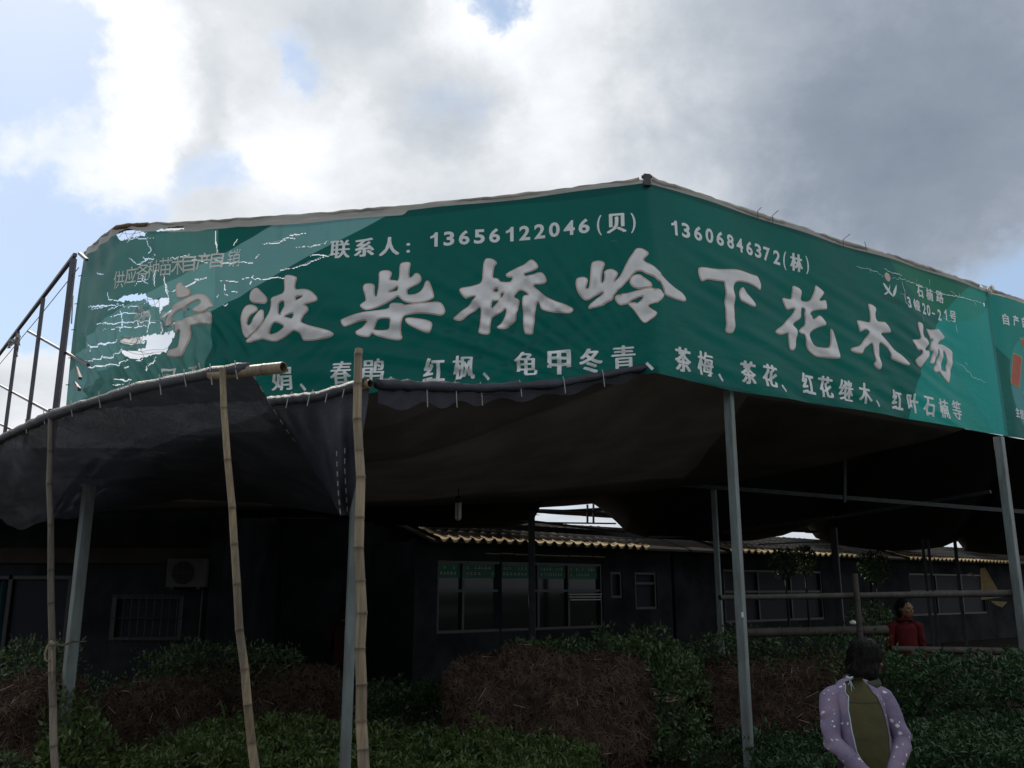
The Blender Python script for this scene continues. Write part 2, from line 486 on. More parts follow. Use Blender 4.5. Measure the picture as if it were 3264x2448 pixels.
M['black_net'] = net_mat('black_shade_net', (.024, .026, .034), .09, .14)
M['navy_net'] = net_mat('navy_shade_net', (.008, .010, .020), .04, .08)
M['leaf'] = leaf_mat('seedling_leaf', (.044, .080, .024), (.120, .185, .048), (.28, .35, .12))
M['leaf_dark'] = leaf_mat('broad_leaf', (.036, .074, .028), (.095, .155, .052), (.20, .27, .11))
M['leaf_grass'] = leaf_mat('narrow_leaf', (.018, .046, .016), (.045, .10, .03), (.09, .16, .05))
GLYPHS=[
 ('宁',[[-4721,4683,-4699,4677,-4679,4646,-4660,4631,-4625,4611,-4594,4584,-4583,4555,-4591,4525,-4634,4508,-4686,4500,-4725,4506,-4744,4543,-4754,4600,-4760,4635,-4749,4671],[-4779,4428,-4739,4442,-4684,4475,-4605,4517,-4542,4535,-4484,4541,-4425,4525,-4381,4485,-4354,4439,-4322,4407,-4326,4385,-4360,4379,-4381,4352,-4397,4337,-4443,4328,-4483,4331,-4525,4345,-4542,4368,-4532,4387,-4496,4407,-4463,4427,-4459,4446,-4478,4470,-4507,4469,-4547,4452,-4624,4401,-4674,4377,-4720,4363,-4736,4341,-4755,4326,-4750,4276,-4753,4243,-4789,4223,-4824,4216,-4845,4226,-4851,4254,-4838,4303,-4807,4346,-4769,4383],[-4729,4241,-4681,4260,-4625,4285,-4557,4305,-4488,4318,-4419,4327,-4374,4338,-4345,4333,-4319,4304,-4310,4265,-4312,4221,-4334,4206,-4368,4205,-4444,4213,-4502,4208,-4541,4194,-4542,4142,-4549,4087,-4555,4028,-4566,3957,-4569,3925,-4588,3882,-4605,3878,-4646,3886,-4705,3891,-4763,3897,-4806,3916,-4811,3938,-4782,3969,-4714,3987,-4674,3996,-4667,4045,-4661,4105,-4658,4165,-4683,4158,-4734,4136,-4732,4180,-4733,4219]],[]),
 ('波',[[-3861,4555,-3835,4544,-3812,4518,-3774,4485,-3746,4453,-3735,4422,-3742,4393,-3767,4382,-3798,4387,-3845,4395,-3886,4397,-3919,4420,-3934,4446,-3934,4486,-3916,4525,-3892,4546],[-3927,4389,-3885,4381,-3850,4358,-3833,4332,-3844,4310,-3878,4287,-3912,4255,-3930,4216,-3933,4187,-3922,4171,-3906,4170,-3882,4198,-3860,4251,-3838,4300,-3819,4323,-3794,4329,-3770,4315,-3760,4280,-3751,4230,-3759,4191,-3787,4153,-3830,4111,-3883,4060,-3927,4038,-3960,4060,-3989,4111,-4006,4161,-4008,4231,-4003,4290,-3991,4349,-3968,4380],[-3549,4655,-3477,4647,-3419,4620,-3413,4600,-3426,4561,-3429,4491,-3366,4494,-3305,4489,-3243,4454,-3195,4406,-3180,4376,-3193,4352,-3257,4341,-3327,4331,-3291,4314,-3274,4283,-3288,4260,-3326,4233,-3349,4190,-3352,4159,-3295,4128,-3219,4102,-3119,4074,-3038,4045,-2998,4019,-2997,4000,-3025,3982,-3098,3969,-3197,3965,-3287,3968,-3322,3975,-3338,3995,-3347,4030,-3371,4055,-3418,4077,-3452,4060,-3510,4029,-3569,4003,-3624,3989,-3680,3997,-3721,4010,-3765,4024,-3817,4003,-3898,3985,-3932,3999,-3934,4024,-3902,4047,-3830,4106,-3782,4158,-3736,4224,-3713,4272,-3701,4321,-3695,4380,-3700,4425,-3679,4443,-3618,4454,-3550,4472,-3550,4545,-3561,4605]],[[-3603,4374,-3548,4395,-3547,4340,-3566,4312,-3584,4279,-3579,4249,-3606,4270,-3607,4325],[-3420,4421,-3352,4423,-3354,4412,-3386,4397,-3418,4384],[-3533,4229,-3488,4250,-3441,4257,-3444,4225,-3455,4202,-3491,4214],[-3625,4173,-3589,4163,-3519,4127,-3565,4096,-3619,4074,-3692,4064,-3677,4102,-3650,4155]]),
 ('柴',[[-2710,4510,-2667,4509,-2629,4500,-2613,4477,-2619,4434,-2612,4386,-2603,4375,-2593,4385,-2582,4464,-2575,4549,-2585,4609,-2570,4633,-2522,4640,-2473,4631,-2452,4605,-2460,4568,-2472,4531,-2422,4530,-2389,4517,-2381,4573,-2378,4681,-2352,4703,-2283,4706,-2263,4683,-2273,4624,-2282,4545,-2248,4558,-2227,4583,-2195,4587,-2166,4563,-2152,4525,-2164,4493,-2213,4465,-2271,4437,-2294,4417,-2290,4380,-2269,4371,-2211,4375,-2165,4398,-2139,4439,-2125,4491,-2099,4507,-2072,4492,-2050,4422,-2027,4341,-2032,4321,-2068,4302,-2110,4289,-2209,4280,-2267,4286,-2320,4303,-2358,4337,-2382,4368,-2416,4341,-2473,4307,-2552,4276,-2630,4243,-2678,4231,-2716,4244,-2755,4278,-2753,4299,-2730,4319,-2698,4338,-2717,4409,-2737,4464,-2731,4496],[-2944,4162,-2869,4184,-2763,4209,-2630,4225,-2524,4242,-2474,4255,-2470,4286,-2446,4303,-2393,4300,-2335,4288,-2316,4273,-2266,4279,-2183,4284,-2078,4285,-1985,4288,-1948,4268,-1922,4219,-1913,4182,-1931,4147,-1972,4144,-2034,4161,-2128,4180,-2212,4185,-2285,4179,-2329,4169,-2337,4094,-2346,4026,-2342,3985,-2328,3953,-2345,3928,-2382,3927,-2461,3942,-2541,3965,-2594,3983,-2627,4011,-2639,3981,-2663,3966,-2711,3972,-2765,3988,-2793,4021,-2783,4042,-2741,4065,-2705,4100,-2674,4133,-2738,4131,-2802,4117,-2865,4094,-2902,4080,-2936,4114,-2946,4146],[-2284,4151,-2221,4147,-2137,4134,-2064,4108,-2045,4076,-2044,4014,-2056,3983,-2082,3977,-2124,3993,-2202,4033,-2277,4074,-2304,4113,-2307,4139]],[[-2388,4467,-2429,4432,-2482,4412,-2424,4418,-2389,4421],[-2558,4141,-2463,4146,-2449,4127,-2455,4075,-2464,4044,-2491,4035,-2554,4036,-2612,4045,-2603,4068,-2583,4109]]),
 ('桥',[[-1539,4685,-1505,4690,-1460,4677,-1426,4647,-1425,4627,-1454,4600,-1465,4485,-1426,4486,-1400,4466,-1392,4446,-1336,4444,-1292,4447,-1276,4486,-1314,4481,-1339,4499,-1341,4519,-1314,4540,-1242,4570,-1165,4607,-1115,4646,-1082,4648,-1049,4615,-1027,4571,-1038,4549,-1082,4535,-1165,4515,-1157,4483,-1094,4498,-1039,4517,-1000,4517,-973,4490,-952,4443,-957,4415,-985,4402,-1089,4396,-1034,4341,-964,4274,-889,4230,-803,4196,-739,4164,-707,4140,-710,4112,-740,4097,-793,4098,-890,4115,-976,4135,-1008,4159,-1019,4199,-1035,4234,-1051,4207,-1057,4151,-1066,4068,-1072,3985,-1077,3930,-1096,3911,-1140,3914,-1164,3937,-1172,4019,-1177,4131,-1182,4227,-1181,4289,-1160,4307,-1122,4304,-1165,4341,-1204,4355,-1231,4337,-1262,4283,-1226,4269,-1204,4245,-1215,4195,-1234,4129,-1234,4078,-1243,4051,-1297,4009,-1347,3979,-1385,3973,-1413,3985,-1410,4005,-1380,4042,-1347,4085,-1333,4141,-1336,4183,-1380,4138,-1435,4113,-1477,4104,-1476,4048,-1476,3958,-1495,3934,-1528,3934,-1578,3948,-1600,3969,-1584,4021,-1573,4088,-1574,4156,-1580,4213,-1630,4182,-1691,4135,-1746,4087,-1797,4085,-1831,4098,-1837,4116,-1781,4158,-1698,4226,-1637,4291,-1620,4315,-1665,4310,-1710,4290,-1738,4309,-1772,4357,-1783,4387,-1767,4409,-1717,4417,-1638,4426,-1568,4447,-1558,4555,-1555,4642]],[[-1464,4362,-1420,4390,-1415,4353],[-1466,4262,-1436,4253,-1402,4255,-1436,4215,-1471,4178],[-1381,4333,-1353,4335,-1383,4282,-1386,4314]]),
 ('岭',[[-667,4426,-627,4435,-583,4428,-563,4398,-574,4352,-585,4314,-558,4317,-549,4376,-543,4454,-534,4532,-521,4567,-481,4575,-431,4567,-402,4540,-413,4507,-431,4467,-443,4369,-436,4355,-421,4372,-410,4429,-418,4455,-394,4477,-355,4479,-311,4463,-287,4438,-298,4405,-324,4355,-294,4379,-253,4433,-217,4508,-181,4573,-145,4622,-125,4654,-95,4661,-56,4652,-18,4623,-12,4596,-30,4572,-60,4540,-8,4503,47,4465,117,4407,195,4361,281,4326,362,4305,408,4272,417,4242,391,4219,329,4215,241,4219,134,4229,122,4243,117,4283,92,4320,41,4361,-21,4395,-73,4430,-112,4438,-146,4420,-187,4366,-242,4313,-297,4261,-332,4222,-340,4187,-382,4164,-441,4137,-510,4121,-554,4119,-573,4135,-563,4155,-519,4188,-459,4236,-419,4261,-478,4250,-528,4220,-567,4199,-597,4204,-636,4242,-665,4291,-683,4360,-678,4406],[-147,4404,-113,4412,-84,4400,-70,4383,-37,4360,-4,4327,2,4297,-6,4275,-88,4268,-141,4275,-174,4301,-188,4335,-177,4376],[-312,4228,-259,4235,-171,4244,-93,4264,-40,4275,11,4277,64,4278,102,4255,130,4227,71,4167,4,4119,-27,4102,1,4076,36,4054,28,4023,-12,3968,-46,3943,-75,3942,-98,3968,-135,4026,-171,4084,-211,4127,-206,4145,-184,4151,-140,4143,-117,4137,-87,4165,-69,4194,-96,4191,-139,4176,-188,4154,-223,4128,-262,4125,-290,4137,-319,4175,-328,4201]],[]),
 ('下',[[604,4602,696,4622,820,4633,946,4654,1063,4679,1173,4695,1272,4698,1371,4695,1472,4705,1496,4673,1518,4615,1498,4554,1471,4553,1393,4576,1295,4585,1196,4579,1130,4566,1089,4535,1077,4467,1083,4376,1078,4283,1068,4189,1070,4099,1055,4037,1004,4024,960,4021,940,4041,947,4100,937,4166,943,4281,948,4396,946,4488,946,4527,898,4520,811,4509,749,4506,693,4497,662,4475,631,4466,608,4484,583,4560],[1211,4528,1237,4526,1273,4486,1342,4453,1398,4406,1398,4369,1373,4353,1320,4348,1242,4359,1159,4371,1139,4400,1154,4459,1184,4506]],[]),
 ('花',[[2026,4713,2091,4712,2146,4694,2157,4663,2137,4581,2189,4568,2266,4583,2317,4660,2359,4730,2374,4787,2439,4763,2508,4731,2500,4706,2443,4655,2408,4612,2464,4622,2510,4642,2526,4603,2528,4546,2504,4530,2382,4508,2313,4487,2258,4447,2289,4424,2297,4387,2355,4419,2419,4462,2466,4433,2495,4387,2486,4352,2402,4327,2314,4287,2259,4247,2245,4195,2254,4137,2299,4100,2382,4096,2502,4109,2540,4137,2556,4229,2545,4312,2560,4331,2595,4303,2631,4241,2655,4161,2676,4097,2673,4040,2652,4012,2556,4001,2403,3995,2303,3993,2233,4024,2181,4070,2164,4139,2165,4215,2115,4204,2076,4217,2086,4241,2140,4283,2180,4311,2185,4390,2169,4431,2196,4480,2181,4494,2140,4495,2125,4440,2133,4397,2109,4365,2030,4319,2007,4290,2033,4270,2063,4248,2045,4196,2027,4144,2018,4061,1989,4019,1939,4001,1901,4011,1898,4096,1900,4185,1846,4160,1773,4138,1712,4141,1690,4156,1716,4184,1808,4243,1911,4320,1990,4394,2028,4445,2031,4467,1964,4449,1914,4429,1885,4451,1858,4501,1845,4526,1864,4554,1928,4553,2009,4562,2009,4634,2010,4679]],[]),
 ('木',[[3276,4743,3354,4738,3409,4714,3404,4682,3373,4640,3373,4541,3504,4563,3545,4567,3597,4517,3624,4465,3606,4447,3443,4426,3496,4383,3604,4307,3676,4257,3803,4226,3896,4172,3942,4135,3907,4111,3814,4110,3695,4130,3587,4145,3582,4206,3536,4260,3462,4291,3386,4310,3381,4212,3387,4092,3390,4020,3365,3986,3308,3993,3246,4023,3245,4053,3282,4070,3277,4166,3272,4292,3192,4243,3099,4193,3058,4133,3032,4120,2956,4112,2865,4122,2850,4143,2891,4170,3007,4202,3092,4269,3179,4350,3215,4398,3180,4416,3121,4407,3058,4366,3027,4379,3009,4484,3030,4500,3107,4510,3223,4512,3262,4519,3268,4621,3259,4693]],[]),
 ('场',[[4241,4696,4326,4685,4330,4647,4302,4584,4300,4512,4361,4516,4397,4476,4396,4444,4326,4388,4320,4355,4395,4376,4420,4350,4399,4309,4312,4251,4237,4196,4196,4146,4165,4122,4091,4150,4057,4195,4083,4224,4177,4276,4227,4315,4211,4348,4121,4321,4085,4357,4051,4402,4034,4428,4070,4450,4212,4469,4207,4561,4189,4642,4206,4677],[4405,4640,4505,4643,4622,4669,4706,4697,4775,4642,4824,4603,4783,4570,4710,4545,4631,4487,4748,4509,4860,4496,4980,4462,4974,4401,4945,4317,4895,4212,4842,4119,4792,4041,4755,4024,4683,4059,4623,4096,4565,4140,4494,4114,4439,4116,4423,4146,4463,4183,4541,4246,4613,4334,4652,4418,4619,4420,4593,4344,4534,4271,4458,4215,4378,4200,4355,4219,4388,4249,4454,4310,4488,4374,4431,4365,4402,4386,4415,4434,4487,4490,4552,4540,4459,4515,4426,4571,4397,4625]],[[4779,4431,4810,4390,4797,4296,4768,4207,4743,4164,4670,4167,4627,4174,4659,4224,4711,4316,4751,4407]]),
]
HOLES=[[-5550,5279,-5464,5311,-5387,5319,-5260,5279,-5134,5246,-5160,5204,-5253,5212,-5343,5190,-5451,5199,-5516,5224],[-4969,5269,-4775,5289,-4668,5265,-4741,5250,-4922,5250,-5073,5244],[-5422,4523,-5351,4569,-5231,4578,-5096,4587,-5069,4543,-5119,4518,-5239,4518,-5360,4519],[-5098,4530,-5062,4542,-4999,4510,-4881,4523,-4821,4519,-4814,4441,-4902,4433,-4916,4357,-4939,4435,-5021,4441,-5056,4485],[-5321,4095,-5197,4123,-5049,4128,-4932,4142,-4816,4163,-4745,4186,-4732,4124,-4774,4030,-4799,3983,-4882,3940,-4939,3923,-5056,3915,-5174,3907,-5251,3939,-5287,3996,-5153,3989,-5039,4031,-5014,4078,-5130,4057,-5279,4058],[5815,5219,5913,5299,5959,5237,5860,5156]]
CRACKS=[
 ([-6060,4591,-5699,4521,-5447,4482,-5355,4469],9),
 ([-5943,4542,-5573,4484],5),
 ([-5719,4323,-5395,4288,-5215,4291,-5035,4287,-4886,4278],8),
 ([-5618,4244,-5359,4237,-5149,4238,-5015,4237],5),
 ([-5927,4159,-5764,4083,-5498,4092,-5328,4096],9),
 ([-5929,4037,-5797,4061,-5536,4093],7),
 ([-5875,3926,-5475,3930,-5359,3965,-5270,3975],10),
 ([-5833,3855,-5501,3843,-5347,3861,-5171,3887,-4995,3898],7),
 ([-5328,3689,-5237,3671,-5148,3674],7),
 ([-5351,3636,-5233,3637],4),
 ([-5948,4960,-5723,4870],5),
 ([-5622,4654,-5579,4571,-5422,4531],5),
 ([-5437,4524,-5323,4453,-5233,4461,-5056,4492],5),
 ([-5076,4685,-5141,4725,-5162,4784],5),
 ([-4905,4765,-4871,4649,-4822,4533,-4813,4434],7),
 ([-4812,4574,-4726,4604,-4640,4633,-4541,4675,-4426,4702],9),
 ([-4999,4658,-5025,4774,-5004,4859],5),
 ([-4891,4327,-4806,4364,-4764,4389],10),
 ([-4764,4236,-4650,4264,-4563,4272,-4448,4279],5),
 ([-4917,4287,-4886,4202,-4901,4134],6),
 ([-5046,4393,-5134,4378,-5156,4302,-5117,4216],4),
 ([-5046,4393,-5029,4294,-5022,4154],4),
 ([-5502,4367,-5406,4381,-5301,4395,-5164,4379,-5048,4407],6),
 ([-5381,4428,-5359,4371,-5323,4186],4),
 ([-5320,4984,-5220,4904,-5015,4975,-5035,5020],5),
 ([-5125,5158,-5067,5037,-5110,5011],4),
 ([-5386,5164,-5281,5185,-5173,5176,-5035,5172],5),
 ([-4357,5196,-4359,5124,-4345,5051,-4332,4979],7),
 ([-4174,5016,-4149,5064,-4115,5097],5),
 ([-4368,4882,-4205,4848,-4059,4837,-3914,4826],7),
 ([-4590,4899,-4411,4871],4),
 ([-3834,5017,-3726,5001,-3613,5020,-3515,5041,-3416,5035],6),
 ([-3613,5020,-3531,5070,-3348,5076],5),
 ([-3452,4935,-3297,4922,-3201,4945,-3105,4979],6),
 ([-3896,4867,-3863,4907],5),
 ([-4046,4661,-3932,4667,-3815,4631,-3674,4641,-3560,4619,-3477,4634,-3421,4641],7),
 ([-3932,4667,-3905,4693],4),
 ([-3940,4584,-3922,4638],5),
 ([-3608,4713,-3468,4716,-3357,4742,-3234,4782,-3125,4815],6),
 ([-4277,4664,-4190,4657,-4058,4634],5),
 ([-4223,4618,-4207,4519],4),
 ([-4213,4409,-4190,4387,-4163,4412],8),
 ([-4215,4520,-4177,4503],6),
 ([-4145,4543,-4079,4531],5),
 ([-4307,4498,-4280,4524],6),
 ([-4986,3809,-4960,3842,-4903,3859,-4900,3900],9),
 ([-5042,3785,-5016,3817],14),
 ([-5237,3808,-5194,3819],14),
 ([-5226,4674,-5200,4715,-5082,4735],3),
 ([-5564,4453,-5384,4457],3),
 ([-4572,4692,-4398,4714],4),
 ([-3292,4827,-3223,4836,-3097,4812],4),
 ([-4861,4934,-4713,4944,-4564,4940],3),
 ([-4881,4678,-4827,4575],4),
 ([-5168,4986,-5134,4955,-5029,4961],4),
 ([3116,5142,3354,5155,3604,5126],5),
 ([3368,5173,3359,5113],3),
 ([3619,5218,3757,5194,3977,5209],6),
 ([3746,5125,3968,5155,4217,5166,4523,5173],5),
 ([3953,5136,3982,5022,3968,4870,4027,4858],7),
 ([4598,5297,4580,5200],5),
 ([3928,5207,3929,5139],4),
 ([4518,5141,4889,5158,5278,5184,5798,5208],8),
 ([5560,5180,5594,5137],4),
 ([5008,5212,5196,5192,5205,5234],4),
 ([4305,5238,4283,5187],3),
 ([4829,4849,5040,4831],4),
 ([5090,4809,5109,4702],4),
 ([4325,4784,4337,4710],4),
 ([5018,4324,5149,4305,5342,4177,5619,4151],4),
 ([5214,4353,5262,4321],3),
 ([3864,4969,3987,4978],3),
]
CHARS=[
 ('供',-5440,4761,145,190,0),
 ('应',-5292,4795,145,190,0),
 ('各',-5152,4825,145,190,0),
 ('种',-5036,4844,145,190,0),
 ('苗',-4891,4853,145,190,0),
 ('木',-4757,4860,145,190,0),
 ('自',-4625,4874,145,190,0),
 ('产',-4471,4883,145,190,0),
 ('自',-4323,4891,145,190,0),
 ('销',-4137,4894,145,190,0),
 ('联',-2987,4880,195,190,0),
 ('系',-2740,4884,195,190,0),
 ('人',-2486,4877,195,190,0),
 (':',-2295,4848,40,100,0),
 ('1',-2037,4909,75,145,0),
 ('3',-1889,4910,105,145,0),
 ('6',-1741,4912,105,145,0),
 ('5',-1594,4913,105,145,0),
 ('6',-1448,4915,105,145,0),
 ('1',-1302,4916,75,145,0),
 ('2',-1158,4918,105,145,0),
 ('2',-1014,4919,105,145,0),
 ('0',-873,4921,105,145,0),
 ('4',-731,4922,105,145,0),
 ('6',-591,4924,105,145,0),
 ('(',-449,4916,45,200,0),
 ('贝',-291,4921,170,190,0),
 (')',-138,4913,45,200,0),
 ('1',314,4936,75,150,0),
 ('3',461,4940,105,150,0),
 ('6',619,4948,105,150,0),
 ('0',769,4957,105,150,0),
 ('6',916,4962,105,150,0),
 ('8',1067,4967,105,150,0),
 ('4',1210,4967,105,150,0),
 ('6',1367,4972,105,150,0),
 ('3',1507,4977,105,150,0),
 ('7',1644,4973,105,150,0),
 ('2',1799,4973,105,150,0),
 ('(',1921,4965,50,200,0),
 ('林',2091,4974,170,190,0),
 (')',2260,4978,50,200,0),
 ('品',-4740,3657,200,225,0),
 ('种',-4432,3681,200,225,0),
 ('娟',-3533,3613,200,225,0),
 ('、',-3318,3523,70,80,0),
 ('春',-2917,3636,200,225,0),
 ('鹃',-2601,3642,200,225,0),
 ('、',-2409,3539,70,80,0),
 ('红',-2015,3622,200,225,0),
 ('枫',-1730,3632,200,225,0),
 ('、',-1516,3538,70,80,0),
 ('龟',-1145,3635,200,225,0),
 ('甲',-842,3634,200,225,0),
 ('冬',-556,3637,200,225,0),
 ('青',-262,3642,200,225,0),
 ('、',-38,3556,70,80,0),
 ('茶',339,3660,200,225,0),
 ('梅',641,3668,200,225,0),
 ('、',858,3572,70,80,0),
 ('茶',1228,3665,200,225,0),
 ('花',1536,3676,200,225,0),
 ('、',1741,3579,70,80,0),
 ('红',2139,3682,200,225,0),
 ('花',2421,3679,200,225,0),
 ('继',2730,3681,200,225,0),
 ('木',3040,3685,200,225,0),
 ('、',3256,3597,70,80,0),
 ('红',3652,3689,200,225,0),
 ('叶',3958,3686,200,225,0),
 ('石',4263,3685,200,225,0),
 ('楠',4573,3691,200,225,0),
 ('等',4876,3710,200,225,0),
 ('石',4354,5093,140,150,0),
 ('楠',4571,5096,140,150,0),
 ('路',4789,5109,140,150,0),
 ('3',4062,4895,80,140,0),
 ('幢',4235,4895,140,140,0),
 ('2',4408,4888,80,140,0),
 ('0',4512,4888,80,140,0),
 ('-',4621,4868,70,20,0),
 ('2',4757,4876,80,140,0),
 ('1',4891,4900,55,140,0),
 ('号',5044,4903,120,140,0),
 ('自',6297,5080,130,150,1),
 ('产',6531,5095,130,150,1),
 ('自',6746,5105,130,150,1),
 ('主',6274,3834,90,120,1),
 ('营',6389,3822,90,120,1),
]
REDS=[[6374,4648,6567,4607,6409,4166,6207,4212],[6571,4875,6902,4857,6816,4526,6640,4584],[6495,4136,6707,4104,6678,3995,6515,4032]]

# ================================================================== the corner sign
LEFT = 5.4903
RIGHT = 5.968
RUN_END = 6.474
# heading of the fascia line in plan (walking along +s), with the corners eased
A_MAIN_L = math.atan2(7.57 - 8.665, 1.25 + 4.13)
A_WRAP = math.atan2(8.665 - 9.39, -4.13 + 4.81)
A_R = math.atan2(10.93 - 7.57, 6.19 - 1.25)


def heading(s):
    if s >= 0 - .03:
        k = min(1, (s + .03) / .06)
        return A_MAIN_L + (A_R - A_MAIN_L) * k
    k = max(0, min(1, (s + LEFT + .28) / .56))
    k = k * k * (3 - 2 * k)
    return A_WRAP + (A_MAIN_L - A_WRAP) * k


DS = .01
NS = 1100
TAB = {}
x, y = 1.25, 7.57
TAB[0] = (x, y)
for i in range(1, NS):
    h = heading((i - .5) * DS); x += math.cos(h) * DS; y += math.sin(h) * DS; TAB[i] = (x, y)
x, y = 1.25, 7.57
for i in range(1, NS):
    h = heading(-(i - .5) * DS); x -= math.cos(h) * DS; y -= math.sin(h) * DS; TAB[-i] = (x, y)
TX = np.array([TAB[i][0] for i in range(-NS + 1, NS)]); TY = np.array([TAB[i][1] for i in range(-NS + 1, NS)])
TS = np.arange(-NS + 1, NS) * DS
TH = np.array([heading(s) for s in TS])

TOPK = np.array([(-6.5, 5.33), (-6.0, 5.35), (-5.55, 5.359), (-5.406, 5.348), (-4.71, 5.314), (-3.48, 5.283), (-2.365, 5.283), (-1.123, 5.299), (-.3, 5.335), (0, 5.352), (.35, 5.365), (1.69, 5.378), (2.9, 5.388), (3.98, 5.432), (5.8, 5.436), (9, 5.45)])
BOTK = np.array([(-6.5, 3.40), (-3.56, 3.40), (-1.56, 3.405), (-.46, 3.467), (0, 3.495), (.98, 3.462), (3.06, 3.495), (5.97, 3.503), (9, 3.51)])


def ztop(s): return np.interp(s, TOPK[:, 0], TOPK[:, 1])
def zbot(s): return np.interp(s, BOTK[:, 0], BOTK[:, 1])


def sstep(a, b, x):
    t = np.clip((x - a) / (b - a), 0, 1)
    return t * t * (3 - 2 * t)


def wrinkle(s, z):
    """how far the cloth stands off its taut plane (metres)"""
    s = np.asarray(s, float); z = np.asarray(z, float)
    h = (z - 3.45) / 1.9
    low = 1 - sstep(.22, .85, h)
    W = .028 * np.sin(s * 1.9 + 1.1) * np.sin(np.clip(h, 0, 1) * math.pi) + .012 * np.sin(s * 4.3 + z * 2.0)
    # tension folds that fan out of the corner's foot and run down to the left
    r = np.hypot(s - .1, z - 3.2); a = np.arctan2(z - 3.2, -(s - .1))
    fan = np.sin(a * 58 + .6 * np.sin(r * 3)) + .6 * np.sin(a * 97 + 2 * np.sin(r * 2.1))
    W += .0100 * fan * low * np.clip(r - .45, 0, 1.3) * (s < .1) * sstep(-5.3, -4.2, s)
    d = s * .50 + z * 1.0
    diag = np.sin((z - .62 * s) * 26 + 1.6 * np.sin(s * 2.3)) + .5 * np.sin((z - .7 * s) * 43 + 2 * np.sin(s * 3.1))
    W += .0085 * diag * low * sstep(-5.0, -2.0, s) * (s < .1) * (.35 + .65 * np.sin(s * 1.3) ** 2)
    # right face: shallow drags running down to the right
    dr = np.sin((z + .30 * s) * 24 + 1.2 * np.sin(s * 1.7)) + .5 * np.sin((z + .22 * s) * 41 + 1.5 * np.sin(s * 2.9))
    W += .0070 * dr * (1 - sstep(.45, .95, h)) * sstep(.15, .8, s) * (1 - sstep(4.6, 5.6, s))
    # the torn left end hangs slack and crumpled
    cr = 1 - sstep(-4.35, -3.5, s)
    lo = 1 - sstep(.22, .60, h)
    edge = sstep(-6.46, -5.9, s)
    W += edge * cr * lo * (.026 * np.sin((z * .9 + s * .85) * 19 + 1.8 * np.sin(z * 7) + 1.2 * np.sin(s * 6.1)) + .017 * np.sin((z * .6 + s * 1.1) * 37 + 2 * np.sin(z * 9 + s * 3)))
    W += edge * cr * (.010 * np.sin(z * 13 + 2.2 * np.sin(s * 4)) + .006 * np.sin(s * 21 + z * 6))
    W += (1 - sstep(-6.3, -5.6, s)) * .016 * np.sin(s * 17 + z * 1.5)
    return W


def sheet(s, z, off=0.0):
    s = np.asarray(s, float); z = np.asarray(z, float)
    px, py, th = np.interp(s, TS, TX), np.interp(s, TS, TY), np.interp(s, TS, TH)
    nx, ny = np.sin(th), -np.cos(th)
    w = wrinkle(s, z) + off
    return np.stack([px + nx * w, py + ny * w, z], -1)


def inside(poly, x, y):
    c = np.zeros(x.shape, bool)
    n = len(poly)
    for i in range(n):
        (x0, y0), (x1, y1) = poly[i], poly[(i + 1) % n]
        if y0 == y1: continue
        k = ((y0 > y) != (y1 > y)) & (x < (x1 - x0) * (y - y0) / (y1 - y0) + x0)
        c ^= k
    return c


def pairs(flat): return [(flat[i] / 1000, flat[i + 1] / 1000) for i in range(0, len(flat), 2)]


def rough_edge(poly, step=.018, amp=.008):
    out = []
    for i in range(len(poly)):
        a, b = np.array(poly[i]), np.array(poly[(i + 1) % len(poly)])
        k = max(1, int(np.hypot(*(b - a)) / step))
        for j in range(k):
            out.append(tuple(a + (b - a) * j / k + rng.normal(0, amp, 2) * (.35 if j == 0 else 1)))
    return out


HOLE_POLYS = [rough_edge(pairs(h)) for h in HOLES]


